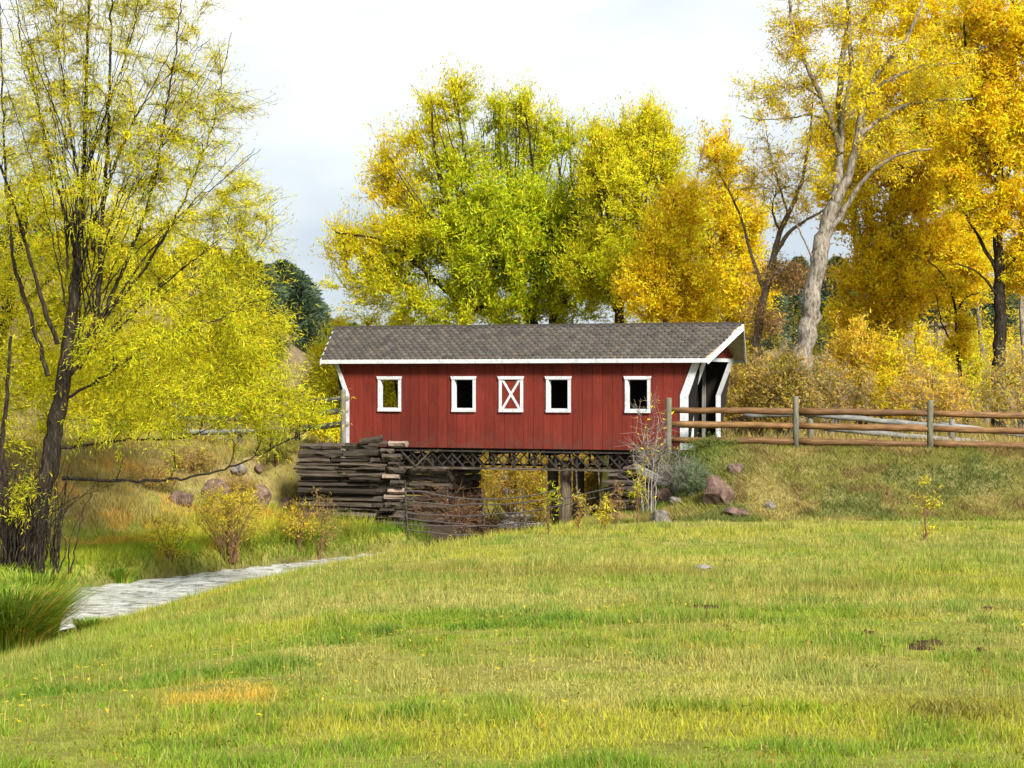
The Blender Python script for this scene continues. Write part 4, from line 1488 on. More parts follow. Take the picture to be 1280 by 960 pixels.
# --- the orange mass on the right
D9 = 80.0
b_ = P(1105, 560, D9)
b_[2] = h1(b_[0], b_[1])
limbs = [limb([(1102, 565), (1103, 480), (1104, 400), (1110, 320), (1118, 240), (1128, 160), (1138, 70), (1146, -40)], D9, 0.36, 0.06),
         limb([(1106, 380), (1080, 320), (1068, 250), (1064, 190)], D9, 0.12, 0.03, -0.6), limb([(1112, 300), (1145, 240), (1165, 170), (1172, 100)], D9, 0.14, 0.03, 0.8),
         limb([(1120, 230), (1095, 170), (1082, 100), (1075, 40)], D9, 0.1, 0.03, 0.5), limb([(1104, 420), (1140, 370), (1165, 320)], D9, 0.1, 0.03, -0.7), limb([(1130, 130), (1160, 80), (1180, 20)], D9, 0.08, 0.03, -0.5)]
blobs = [blob(1120, 330, D9, 2.1, 1.6, 2.2, 5), blob(1060, 250, D9, 1.3, 1.3, 2.2, 2.4), blob(1190, 330, D9, 1.5, 1.4, 2.0, 2.6), blob(1180, 200, D9, 1.6, 1.4, 1.9, 2.6), blob(1130, 210, D9, 1.9, 1.7, 2.0, 4), blob(1150, 100, D9, 2.2, 1.8, 2.0, 4.4), blob(1090, 400, D9, 1.6, 1.4, 1.3, 2.6), blob(1150, 10, D9, 2.2, 1.7, 1.3, 2.4), blob(1090, 130, D9, 1.1, 1.2, 1.5, 1.5)]
tree("cottonwood_tree", "full golden orange cottonwood with straight pale brown trunk behind the leaning tree", "tree", b_, limbs, blobs, 680, 72000, (0.135, 0.09),
     c_blend(ORA, YEL, lambda o: 0.25 + 0.9 * (fbm(o[:, 0], o[:, 2], 0.5, 2, 73) - 0.45)), "bark_pale", 0.65, 0.11, -0.3, seed=19, sides=9, rmin=0.009, lift=0.4, dens=0.4)
DA = 73.0
b_ = P(1250, 562, DA)
b_[2] = h1(b_[0], b_[1])
limbs = [limb([(1250, 565), (1249, 480), (1250, 400), (1249, 330), (1246, 280), (1249, 220), (1254, 150), (1262, 60), (1268, -40)], DA, 0.29, 0.05),
         limb([(1247, 345), (1265, 325), (1290, 310), (1320, 300)], DA, 0.11, 0.03, -0.5), limb([(1246, 340), (1225, 300), (1205, 265), (1185, 240)], DA, 0.09, 0.02, 0.6), limb([(1250, 375), (1232, 350), (1212, 335), (1190, 330)], DA, 0.06, 0.02, -0.5),
         limb([(1250, 240), (1275, 180), (1295, 110)], DA, 0.1, 0.03, 0.6), limb([(1250, 220), (1225, 160), (1210, 90), (1205, 30)], DA, 0.1, 0.03, -0.6)]
blobs = [blob(1250, 150, DA, 1.7, 1.5, 1.8, 4), blob(1250, 40, DA, 2.1, 1.6, 1.6, 4), blob(1215, 90, DA, 1.3, 1.2, 1.5, 2.4), blob(1300, 210, DA, 1.2, 1.2, 1.5, 1.8), blob(1250, 255, DA, 1.4, 1.2, 0.8, 1.5), blob(1300, 60, DA, 1.3, 1.2, 1.6, 1.8), blob(1195, 225, DA, 0.8, 0.8, 0.9, 0.8)]
tree("cottonwood_tree", "orange cottonwood with dark straight trunk, rightmost of the tall trees", "tree", b_, limbs, blobs + [blob(1290, 320, DA, 1.2, 1.1, 1.6, 1.4), blob(1215, 180, DA, 1.3, 1.2, 1.4, 1.6)], 500, 48000, (0.13, 0.088),
     c_blend(ORA, YGR, lambda o: 0.1 + 0.9 * (fbm(o[:, 0], o[:, 2], 0.6, 2, 74) - 0.5) + (o[:, 0] > 18.2) * 0.0), "bark_dark", 0.65, 0.10, -0.3, seed=20, rmin=0.009, lift=0.4, dens=0.4)
DB = 76.0
b_ = P(1208, 562, DB)
b_[2] = h1(b_[0], b_[1])
tree("cottonwood_tree", "slim dark crooked tree with few leaves between the two orange cottonwoods", "tree", b_,
     [limb([(1210, 566), (1206, 500), (1198, 450), (1196, 410), (1192, 375), (1180, 345), (1160, 325)], DB, 0.13, 0.02), limb([(1194, 392), (1208, 372), (1225, 366)], DB, 0.05, 0.015), limb([(1198, 440), (1180, 410), (1172, 380)], DB, 0.05, 0.015)],
     [blob(1180, 360, DB, 0.8, 0.8, 0.6, 1), blob(1200, 420, DB, 0.6, 0.6, 0.9, 1)], 60, 3500, (0.1, 0.07), c_of(ORA), "bark_dark", 0.4, 0.12, 0.1, seed=21)
for k, (px, d, lab, pts) in enumerate(((1172, 84, "pale thin trunk rising through the orange crowns", [(1172, 565), (1170, 430), (1172, 330), (1165, 250), (1160, 190)]),
                                       (1075, 83, "pale slender trunk left of the straight brown one", [(1072, 565), (1076, 450), (1072, 340), (1062, 230), (1058, 150)]),
                                       (1145, 81, "pale slim trunk just right of the straight brown one", [(1142, 565), (1146, 450), (1152, 340), (1150, 240), (1158, 130)]),
                                       (1278, 80, "grey thin trunk at the far right edge", [(1276, 565), (1280, 450), (1274, 330), (1282, 220), (1284, 120)]),
                                       (1232, 82, "slender brown trunk standing beside the rightmost dark one", [(1234, 565), (1230, 470), (1222, 390), (1212, 320), (1205, 270)]))):
    b_ = P(px, 562, d)
    b_[2] = h1(b_[0], b_[1])
    tree("aspen_tree", lab, "tree", b_, [limb(pts, d, 0.14, 0.03)], [blob(pts[-1][0], pts[-1][1] + 40, d, 1.3, 1.0, 1.5, 1)], 110, 11000, (0.12, 0.08), c_of(ORA), "bark_pale", 0.55, 0.11, -0.3, seed=22 + k)


# --- bushes: many stems from one foot
LEAF_N = 1.0


def bush(name, label, cat, px, py, d, w, h, n_br, n_leaf, leaf, colfn, bark="bark_mid", stems=9, seed=1, droop=0.0, twig=0.25, sig=0.07, lean=0.0, r0=0.02, low=0.55, rmin=0.005, group=None, depth=None, fan=0.32, dens=0.6, twigs=4):
    """px, py: pixel of its foot; w, h: width and height in metres"""
    r = np.random.default_rng(seed)
    b = P(px, py, d)
    b[2] = h1(b[0], b[1])
    ls = []
    for k in range(stems):
        a = r.uniform(0, 6.283)
        q = math.sqrt(r.random()) * w * 0.5
        hh = h * (1 - 0.35 * (q / (w * 0.5 + 1e-6)) ** 2) * r.uniform(0.75, 1.0)
        tip = b + np.array([math.cos(a) * q + lean * h, math.sin(a) * q * (depth or 0.8), hh * 0.94])
        ft = b + np.array([math.cos(a) * q * fan * 0.4, math.sin(a) * q * fan * 0.4, -0.06])
        mid = ft + (tip - ft) * 0.5 + np.array([math.cos(a), math.sin(a), 0]) * -0.06 * w + r.normal(0, 0.02, 3) * w
        ls.append(([ft, mid, tip], r0 * r.uniform(0.7, 1.2), rmin))
    c = b + np.array([lean * h * 0.6, 0, h * low])
    bl = [(c, np.array([w * 0.5, w * 0.5 * (depth or 0.8), h * (1 - low)]), 3), (c + np.array([0.2 * w, 0, -0.1 * h]), np.array([w * 0.35, w * 0.3, h * 0.35]), 1), (c + np.array([-0.2 * w, 0, -0.1 * h]), np.array([w * 0.35, w * 0.3, h * 0.35]), 1)]
    return tree(name, label, cat, b, ls, bl, n_br, n_leaf, leaf, colfn, bark, twig, sig, droop, upk=0.8, seed=seed, sides=5, rmin=rmin, crown="foliage", stem="stems", thick=0.6, group=group, dens=dens, twigs=twigs, lift=0.15)


YLW = c_blend(YEL, YGR, lambda o: 0.25 + 0 * o[:, 0])
GLD = c_blend(ORA, YEL, lambda o: 0.55 + 0 * o[:, 0])
BRN = c_blend(DRY, OLI, lambda o: 0.5 + 0 * o[:, 0])
# behind the bridge, left
bush("willow_shrub", "bright yellow bushy willow just left behind the bridge roof", "shrub", 470, 565, 83, 4.0, 6.3, 260, 36000, (0.13, 0.06), YLW, "bark_mid", 10, 31, r0=0.06, twig=0.45, sig=0.14, rmin=0.008)
bush("willow_shrub", "yellow green willow thicket low behind the middle of the roof", "shrub", 560, 565, 84, 5.0, 5.6, 220, 30000, (0.13, 0.06), c_of(YGR), "bark_mid", 10, 32, r0=0.06, twig=0.45, sig=0.14, rmin=0.008)
bush("willow_shrub", "yellow shrub on the slope beside the left end of the bridge", "shrub", 412, 552, 70, 1.3, 2.0, 120, 7000, (0.12, 0.05), YLW, "bark_mid", 9, 33, r0=0.03, twig=0.35, sig=0.12, rmin=0.007)
bush("willow_shrub", "tall yellow willow on the hillside foot behind the left fence", "shrub", 285, 545, 88, 3.6, 3.6, 200, 16000, (0.13, 0.06), YLW, "bark_mid", 9, 34, r0=0.05, twig=0.45, sig=0.14, rmin=0.008)
bush("willow_shrub", "yellow shrub clump on the left bank behind the willow trunk", "shrub", 120, 560, 66, 4.6, 3.4, 200, 15000, (0.12, 0.05), YLW, "bark_mid", 10, 35, r0=0.04, twig=0.4, sig=0.13, rmin=0.007)
bush("willow_shrub", "yellow green shrub below the hillside, right of the willow crown", "shrub", 250, 560, 70, 4.4, 3.6, 200, 15000, (0.12, 0.05), c_blend(YEL, YGR, lambda o: 0.5 + 0 * o[:, 0]), "bark_mid", 10, 36, r0=0.04, twig=0.4, sig=0.13, rmin=0.007)
for k, (px, d, w, h, fn, lab) in enumerate(((428, 84, 2.6, 5.0, YLW, "bright yellow bush screening the hillside at the roof's left end"), (640, 86, 4.0, 5.0, c_of(YGR), "low yellow green bush filling the gap under the broad round tree"), (728, 85, 4.0, 4.9, c_blend(YGR, YEL, lambda o: 0.5 + 0 * o[:, 0]), "low bright bush between the two dark forked trunks above the roof"),
                                            (805, 86, 3.6, 4.9, YLW, "low golden green bush behind the small orange tree"), (880, 86, 3.6, 5.2, c_blend(ORA, YEL, lambda o: 0.4 + 0 * o[:, 0]), "low orange bush behind the gable end"))):
    bush("willow_shrub", lab, "shrub", px, 565, d, w, h, 190, 18000, (0.13, 0.06), fn, "bark_mid", 10, 131 + k, r0=0.05, twig=0.45, sig=0.13, rmin=0.008)
# seen through the opening below the deck
for k, (px, d, w, h, lab) in enumerate(((585, 67, 2.2, 2.7, "golden willow brush left in the gap under the bridge deck"), (640, 70, 2.6, 2.9, "golden willow brush in the middle of the gap under the deck"), (690, 66, 1.8, 2.5, "olive yellow brush behind the brown piles under the deck"), (745, 68, 2.2, 2.6, "golden brush right in the gap under the deck, near the right abutment"))):
    bush("willow_shrub", lab, "shrub", px, 640, d, w, h + 0.5, 170, 14000, (0.10, 0.03), c_blend(OLI, pal((0.52, 0.36, 0.03), (0.46, 0.28, 0.05)), lambda o: 0.62 + 0 * o[:, 0]), "twig_red", 26, 41 + k, r0=0.016, twig=0.35, sig=0.08, low=0.5)
for k, (px, d, lab) in enumerate(((610, 60.5, "tangle of dead dark branches in the shade beneath the bridge"), (655, 61, "second dead tangle beneath the bridge, nearer the piles"), (700, 58.5, "dead tangle at the foot of the brown piles under the deck"), (570, 58.0, "dead tangle against the shaded timber face under the deck"), (625, 55.8, "dead brush heap at the meadow edge in front of the gap"), (672, 55.4, "dead brush heap at the meadow edge left of the piles"))):
    bush("dead_shrub", lab, "shrub", px, 655, d, 2.4, 1.15, 170, 900, (0.05, 0.02), c_of(DRY), "twig_red", 18, 46 + k, r0=0.014, twig=0.4, low=0.4)
# behind the right fence
for k, (px, d, w, h, fn, lab, bk, nl) in enumerate((
        (945, 63.5, 2.6, 2.6, BRN, "brown tangled shrub at the bridge's right portal behind the log fence", "twig_red", 9000),
        (985, 62.5, 1.5, 2.6, c_blend(DRY, OLI, lambda o: 0.6 + 0 * o[:, 0]), "olive vine covered shrub around the pale cottonwood's foot", "bark_mid", 9000),
        (1035, 66, 2.8, 2.4, BRN, "brown thicket right of the pale cottonwood's foot", "twig_grey", 9000),
        (1075, 70, 2.4, 4.0, c_blend(DRY, ORA, lambda o: 0.75 + 0 * o[:, 0]), "golden bush in front of the straight brown trunk", "bark_mid", 15000),
        (1135, 69, 3.0, 3.5, GLD, "wide golden bush behind the third fence post", "bark_mid", 15000),
        (1165, 66, 2.6, 2.2, c_blend(DRY, ORA, lambda o: 0.5 + 0 * o[:, 0]), "dry orange brown shrub low behind the third fence post", "twig_grey", 8000),
        (1200, 79, 3.4, 3.6, c_blend(YEL, YGR, lambda o: 0.4 + 0 * o[:, 0]), "yellow green bush far behind the slim crooked tree", "bark_mid", 13000),
        (1275, 67, 2.6, 2.9, c_blend(DRY, YEL, lambda o: 0.45 + 0 * o[:, 0]), "grey brown twiggy shrub at the picture's right edge", "twig_grey", 8000),
        (915, 67, 2.0, 3.0, c_blend(OLI, ORA, lambda o: 0.55 + 0 * o[:, 0]), "olive yellow bush behind the bridge's right portal", "bark_mid", 11000),
        (1230, 88, 4.5, 5.6, GLD, "distant golden tree low between the right trunks", "bark_mid", 14000),
        (1020, 90, 4.5, 4.6, c_blend(OLI, YEL, lambda o: 0.5 + 0 * o[:, 0]), "distant olive bush seen right of the leaning grey tree", "bark_mid", 11000))):
    bush("shrub", lab, "shrub", px, 560, d, w, h, 170, int(nl * (0.7 if bk == "bark_mid" and px != 985 else 0.6)), (0.11, 0.055), fn, bk, 14, 51 + k, r0=0.03, twig=0.35, sig=0.11, rmin=0.006)

# shrubs and weeds along the stream
d = ray_ground(287, 703)
bush("willow_shrub", "golden twiggy willow shrub on the left bank of the stream", "shrub", 287, 704, d, 1.6, 1.7, 200, 5000, (0.075, 0.017), c_blend(YEL, pal((0.5, 0.36, 0.05), (0.4, 0.3, 0.05)), lambda o: 0.45 - (o[:, 2] + 3.2) * 0.4), "twig_red", 60, 71, r0=0.011, twig=0.22, sig=0.03, rmin=0.0045, low=0.66, fan=0.6)
d = ray_ground(210, 700)
bush("willow_shrub", "thin yellow sapling clump on the left bank, left of the golden shrub", "shrub", 212, 690, d, 0.9, 1.1, 60, 1100, (0.08, 0.02), YLW, "twig_red", 9, 72, r0=0.009, twig=0.25, sig=0.05, rmin=0.004)
d = ray_ground(375, 690)
bush("willow_shrub", "yellow orange weeds on the bank at the left foot of the timber wall", "shrub", 372, 692, d, 0.95, 1.25, 80, 1700, (0.07, 0.022), c_blend(ORA, OLI, lambda o: 0.5 + 0 * o[:, 0]), "twig_red", 16, 73, r0=0.009, twig=0.25, sig=0.05, rmin=0.004)
bush("tall_weed", "tall reddish weed stalk in front of the timber wall", "weed", 398, 690, d + 0.4, 0.6, 1.9, 50, 900, (0.06, 0.02), c_blend(DRY, OLI, lambda o: 0.4 + 0 * o[:, 0]), "twig_red", 6, 74, r0=0.009, twig=0.2, sig=0.05, lean=0.12, rmin=0.004)
bush("shrub", "weedy grass clump on the bank top beside the bridge's left end", "shrub", 438, 556, 58.2, 1.0, 0.75, 80, 1800, (0.10, 0.02), c_blend(DRY, OLI, lambda o: 0.5 + 0 * o[:, 0]), "twig_red", 14, 75, r0=0.008, twig=0.25, sig=0.05, rmin=0.004)
for k, (px, py, w, h, fn, lab) in enumerate(((190, 612, 1.5, 0.75, BRN, "brown brush on the left bank slope, nearest the willow trunk"), (240, 590, 1.4, 0.7, BRN, "brown brush above the two reddish rocks on the left bank"), (298, 628, 1.0, 0.7, c_blend(OLI, DRY, lambda o: 0.5 + 0 * o[:, 0]), "olive brush between the reddish rocks behind the golden shrub"),
                                                 (345, 590, 1.3, 0.9, c_blend(OLI, pal((0.16, 0.2, 0.04), (0.2, 0.24, 0.05)), lambda o: 0.6 + 0 * o[:, 0]), "dark olive brush beside the upper left corner of the timber wall"), (420, 664, 1.0, 0.45, c_of(pal((0.13, 0.2, 0.03), (0.18, 0.25, 0.03))), "dark green weeds at the foot of the timber wall"))):
    bush("shrub", lab, "shrub", px, py, ray_ground(px, py) if k < 4 else 56.0, w, h, 110, 2600, (0.07, 0.025), fn, "twig_red", 20, 141 + k, r0=0.008, twig=0.22, sig=0.05, rmin=0.004, low=0.5)
for k, (px, py, w, h, fn, lab) in enumerate((
        (474, 690, 0.25, 0.65, c_of(pal((0.62, 0.40, 0.02), (0.6, 0.46, 0.03))), "single golden sprig at the stream edge below the timber wall"),
        (420, 703, 0.35, 0.5, c_of(YGR), "small green sprig at the stream edge left of the golden one"),
        (560, 678, 0.55, 0.95, c_blend(OLI, YEL, lambda o: 0.4 + 0 * o[:, 0]), "leaning pale weed at the meadow edge below the deck's left half"),
        (686, 668, 0.45, 1.25, c_blend(YGR, GRN, lambda o: 0.3 + 0 * o[:, 0]), "tall yellow green weed at the meadow edge below the brown piles"),
        (724, 664, 0.35, 0.85, c_blend(DRY, YEL, lambda o: 0.5 + 0 * o[:, 0]), "tan seed weed right of the tall yellow green one"),
        (756, 662, 0.35, 0.6, c_of(YEL), "short yellow weed at the meadow edge below the right abutment"),
        (770, 660, 0.3, 0.9, c_of(DRY), "dry tan weed beside the short yellow one"),
        (797, 656, 0.4, 1.3, c_of(YGR), "tall pale yellow green weed in front of the right abutment"),
        (1157, 676, 0.5, 1.25, c_of(YEL), "lone yellow sapling standing in the meadow near the embankment"))):
    d = min(ray_ground(px, py), 50.5) if px < 1000 else 44.0
    if px > 1000:
        d = ray_ground(px, py)
    bush("meadow_weed", lab, "weed", px, py, d, w, h * 1.12, 26, 300, (0.085, 0.022), fn, "twig_red", 4, 81 + k, r0=0.010, twig=0.14, sig=0.03, rmin=0.004, low=0.6)
d = 51.6
bush("bare_shrub", "bare grey shrub with few orange leaves before the red wall's right end", "shrub", 812, 650, d, 0.85, 2.75, 90, 150, (0.08, 0.05), c_of(ORA), "twig_grey", 8, 95, r0=0.022, twig=0.4, sig=0.05, rmin=0.006, low=0.6, fan=0.9)
bush("dead_shrub", "dead grey brown bush between the planks and the sage bush", "shrub", 846, 622, 52.2, 0.85, 0.95, 170, 900, (0.05, 0.016), c_of(pal((0.22, 0.19, 0.17), (0.3, 0.25, 0.2))), "twig_grey", 26, 96, r0=0.012, twig=0.22, sig=0.04, rmin=0.005)
bush("sage_bush", "grey green sage bush left of the large boulder", "shrub", 868, 632, 51.4, 0.85, 0.85, 150, 4200, (0.075, 0.02), c_of(pal((0.12, 0.19, 0.09), (0.18, 0.25, 0.11), (0.14, 0.23, 0.07))), "twig_grey", 22, 97, r0=0.010, twig=0.18, sig=0.04, rmin=0.004, low=0.5)
bush("shrub", "low dark green bush at the foot of the first fence post", "shrub", 850, 578, 53.6, 1.4, 0.5, 90, 3200, (0.07, 0.028), c_of(pal((0.10, 0.15, 0.03), (0.16, 0.21, 0.04))), "bark_mid", 14, 98, r0=0.008, twig=0.2, sig=0.05, rmin=0.004, low=0.45)
bush("shrub", "green weeds in front of the bridge's right portal", "shrub", 890, 570, 53.9, 1.2, 0.38, 70, 2400, (0.07, 0.022), c_of(pal((0.13, 0.2, 0.03), (0.2, 0.26, 0.04))), "bark_mid", 12, 99, r0=0.006, twig=0.2, sig=0.05, rmin=0.004, low=0.45)


# --- conifers on the far hills
def conifer_mesh(seed, h, w):
    r = np.random.default_rng(seed)
    n = 4200
    z = r.random(n) ** 0.85
    prof = w * 0.5 * np.interp(z, [0, 0.12, 0.4, 0.75, 0.92, 1], [0.6, 0.95, 1.0, 0.72, 0.4, 0.1])
    a = r.uniform(0, 6.283, n)
    wob = 0.5 + 0.85 * vnoise(np.cos(a) * 2.6 + seed * 3, np.sin(a) * 2.6 + z * 9, 1.0, seed)
    q = prof * wob * r.random(n) ** 0.35
    pos = np.stack([np.cos(a) * q, np.sin(a) * q, 0.12 * h + z * h * 0.88], 1)
    ax = np.stack([np.cos(a), np.sin(a), r.uniform(-0.1, 0.8, n)], 1) + r.normal(0, 0.3, (n, 3))
    col = mixpal(pal((0.055, 0.09, 0.045), (0.08, 0.12, 0.055), (0.045, 0.075, 0.045)), n, r, 0.2)
    return leaf_mesh("crown", pos, ax, r.uniform(0.3, 0.55, n), r.uniform(0.10, 0.2, n), col, M["needle"], r)


CON = []
for k, (h, w) in enumerate(((4.2, 3.5), (4.8, 3.4), (3.2, 3.3))):
    cm = conifer_mesh(200 + k, h, w)
    mb = MB()
    mb.tube([(0, 0, -0.3), (0.03, 0, h * 0.4), (0, 0, h * 0.95)], [0.16, 0.11, 0.02], 6)
    CON.append((cm, mb.mesh("trunk", M["bark_mid"], True)))
rc = np.random.default_rng(77)
spots = [(352, 126, 1.0), (337, 130, 1.1), (372, 122, 0.9), (392, 128, 0.8), (405, 124, 0.7), (385, 119, 0.65), (322, 120, 1.0), (300, 133, 1.2), (270, 126, 1.2), (242, 132, 1.3), (212, 128, 1.2), (180, 136, 1.2), (150, 125, 1.1), (120, 135, 1.2),
         (90, 128, 1.1), (50, 134, 1.2), (15, 126, 1.1), (335, 100, 0.6), (396, 92, 0.42), (290, 96, 0.7), (240, 98, 0.8), (362, 140, 1.1), (415, 138, 0.9), (440, 140, 0.9)]
for px, d, s in spots:
    x = (px - CX) / F * d
    k = rc.integers(3)
    r = thing("conifer_tree", "dark green conifer on the brown hillside behind the left willow", "tree", (x, d, h1(x, d)), rc.uniform(0, 6.28), "conifers on the left hillside")
    s *= 0.85 if px > 310 else 0.62
    r.scale = (s * rc.uniform(0.9, 1.15), s * rc.uniform(0.9, 1.15), s)
    link("crown", CON[k][0], r)
    link("trunk", CON[k][1], r)
for k in range(30):
    px, d = 930 + 12.5 * k + rc.uniform(-8, 8), rc.uniform(165, 235)
    x = (px - CX) / F * d
    q = rc.integers(3)
    s = rc.uniform(0.8, 1.4)
    r = thing("conifer_tree", "dark conifer on the far ridge behind the orange trees", "tree", (x, d, h1(x, d)), rc.uniform(0, 6.28), "conifers on the right ridge")
    r.scale = (s, s, s)
    link("crown", CON[q][0], r)
    link("trunk", CON[q][1], r)


# ------------------------------------------------------------------ grass
def blades(name, x, y, h, w, lean, col, seed, segs=2, z=None, tipcol=None):
    """grass blades rooted on the ground: bent strips when near, single slivers when far"""
    r = np.random.default_rng(seed)
    n = len(x)
    z = H(x, y) - 0.015 if z is None else z
    a = r.uniform(0, 6.283, n)
    u = np.stack([np.cos(a), np.sin(a), np.zeros(n)], 1)
    la = r.uniform(0, 6.283, n)
    ld = np.stack([np.cos(la), np.sin(la), np.zeros(n)], 1) * (lean * h)[:, None]
    b = np.stack([x, y, z], 1)
    up = np.array([0, 0, 1.0]) * h[:, None]
    tip = b + up * 0.96 + ld
    hw = u * (w / 2)[:, None]
    if segs == 2:
        mid = b + up * 0.58 + ld * 0.3
        V = np.stack([b - hw, b + hw, mid + hw * 0.8, mid - hw * 0.8, tip], 1).reshape(-1, 3)
        i = np.arange(n)[:, None] * 5
        Q, T = i + np.array([[0, 1, 2, 3]]), i + np.array([[3, 2, 4]])
        c = np.repeat(col, 5, 0)
        TRI[0] += 3 * n
    else:
        V = np.stack([b - hw, b + hw, tip], 1).reshape(-1, 3)
        Q, T = None, np.arange(n * 3).reshape(-1, 3)
        c = np.repeat(col, 3, 0)
        TRI[0] += n
    o = link(name, mesh_np(name, V, Q, T, M["grass"], c))
    o["kind"] = "stuff"
    return o


G_GRN = np.array([0.125, 0.220, 0.018])
G_YEL = np.array([0.355, 0.355, 0.028])
G_TAN = np.array([0.43, 0.375, 0.115])
G_OLI = np.array([0.200, 0.180, 0.030])
G_ORA = np.array([0.58, 0.32, 0.045])
G_BRI = np.array([0.225, 0.310, 0.020])


def lerp(a, b, w):
    return a * (1 - w[:, None]) + b * w[:, None]


# patches of the meadow: (photo x, y, half width, half height, colour, strength)
PATCH = [(270, 872, 95, 22, G_ORA * 1.15, 1.0), (120, 850, 150, 40, G_GRN, 0.85), (330, 830, 60, 22, G_GRN, 0.8), (200, 800, 200, 25, G_BRI, 0.85), (480, 790, 22, 9, G_GRN, 1.0), (620, 770, 110, 14, G_GRN, 0.85), (690, 775, 60, 12, G_GRN, 0.8),
         (560, 755, 200, 14, G_TAN, 0.8), (420, 820, 90, 14, G_TAN, 0.9), (540, 850, 200, 22, G_TAN, 0.9), (850, 830, 260, 18, G_TAN, 0.85), (760, 870, 150, 22, G_TAN, 0.8), (1050, 850, 200, 28, G_TAN, 0.65), (620, 715, 220, 9, G_OLI, 0.95),
         (800, 718, 140, 9, G_OLI, 0.95), (1050, 736, 180, 8, G_OLI, 0.85), (760, 728, 160, 6, G_BRI, 0.6), (900, 690, 300, 7, G_BRI, 0.75), (1150, 700, 160, 12, G_BRI, 0.6), (560, 690, 110, 8, G_YEL, 0.9), (880, 665, 340, 6, G_YEL, 0.8),
         (1000, 655, 300, 5, G_TAN, 0.75), (880, 762, 60, 5, G_GRN, 0.5), (1150, 800, 110, 9, G_GRN, 0.7), (820, 820, 60, 8, G_GRN, 0.7), (330, 720, 160, 12, G_BRI, 0.5), (690, 840, 120, 10, G_TAN, 0.6), (1000, 790, 180, 10, G_YEL, 0.5), (1180, 880, 130, 18, G_OLI, 0.45),
         (1120, 770, 60, 6, G_ORA, 0.25)]


def meadow_col(x, y, r):
    n = len(x)
    z = H(x, y)
    px, py = CX + x / y * F, HY - z / y * F
    n1, n2, n3 = fbm(x, y, 0.45, 4, 101), fbm(x, y, 1.7, 3, 103), fbm(x, y, 0.2, 3, 107)
    c = lerp(np.broadcast_to(G_BRI, (n, 3)), np.broadcast_to(G_YEL, (n, 3)), sm((n1 - 0.36) / 0.26))
    c = lerp(c, np.broadcast_to(G_TAN, (n, 3)), 0.75 * sm((n3 - 0.45) / 0.14) * sm((n2 - 0.25) / 0.3))
    c = lerp(c, np.broadcast_to(G_GRN, (n, 3)), 0.75 * sm((n2 - 0.54) / 0.12))
    for a, b, w, h, q, s in PATCH:
        e = ((px - a) / w) ** 2 + ((py - b) / h) ** 2 + 1.1 * (n2 - 0.5) * 2
        c = lerp(c, np.broadcast_to(q, (n, 3)), s * sm((1.5 - e) / 1.3) * (0.55 + 0.45 * r.random(n)))
    dry = r.random(n) < 0.08
    c = np.where(dry[:, None], G_TAN * 0.9, c)
    return np.clip(c * (1 + 0.17 * r.normal(size=(n, 1))) * (1 + 0.05 * r.normal(size=(n, 3))), 0.006, 0.8), n1, n2


SOIL = [(878, 760, 0.55, 0.12), (1160, 806, 0.5, 0.13), (1150, 812, 0.35, 0.1), (1085, 793, 0.2, 0.07), (1010, 806, 0.16, 0.06), (1225, 815, 0.18, 0.07), (1235, 762, 0.3, 0.1)]
soil = []
for px, py, a, b in SOIL:
    d = ray_ground(px, py, 8, 60)
    soil.append(((px - CX) / F * d, d, a * 0.34, a * 0.30))


def scatter(n, y0, y1, k, half, r, xmin=None):
    """points with density falling off as y**-k, spread over the strip the view takes in plus a margin"""
    u = r.random(n)
    q = 2 - k
    y = (y0 ** q + u * (y1 ** q - y0 ** q)) ** (1 / q) if abs(q) > 1e-6 else y0 * (y1 / y0) ** u
    x = (r.random(n) * 2 - 1) * (half * y + 2.2)
    return x, y


def keep_meadow(x, y):
    s = stream_sd(x, y)
    foot = 49.3
    k = (s < -2.15) & ~((x > 3.2) & (y > foot + 0.6)) & (y < 54) & ~((x > 2.3) & (y > 55))
    for sx, sy, a, b in soil:
        k &= ((x - sx) / a) ** 2 + ((y - sy) / b) ** 2 > 1
    return k


rg = np.random.default_rng(301)
# short turf, near
for tagname, n, y0, y1, seg, hmax, ws in (("meadow_grass", 290000, 9.0, 23.0, 1, 0.060, 0.0085), ("meadow_grass", 315000, 21.0, 52.5, 1, 0.085, 0.013)):
    x, y = scatter(n, y0, y1, 1.75, 0.245, rg)
    k = keep_meadow(x, y)
    x, y = x[k], y[k]
    c, n1, n2 = meadow_col(x, y, rg)
    tall = 0.55 + 1.0 * sm((n2 - 0.42) / 0.3) + 0.5 * sm((n1 - 0.5) / 0.2)
    h = hmax * tall * rg.uniform(0.5, 1.3, len(x))
    w = ws * rg.uniform(0.7, 1.3, len(x)) * np.maximum(1, y / (14 if y0 < 15 else 36))
    blades(tagname, x, y, h, w, rg.uniform(0.1, 0.75, len(x)), c, 302 + int(y0), seg)

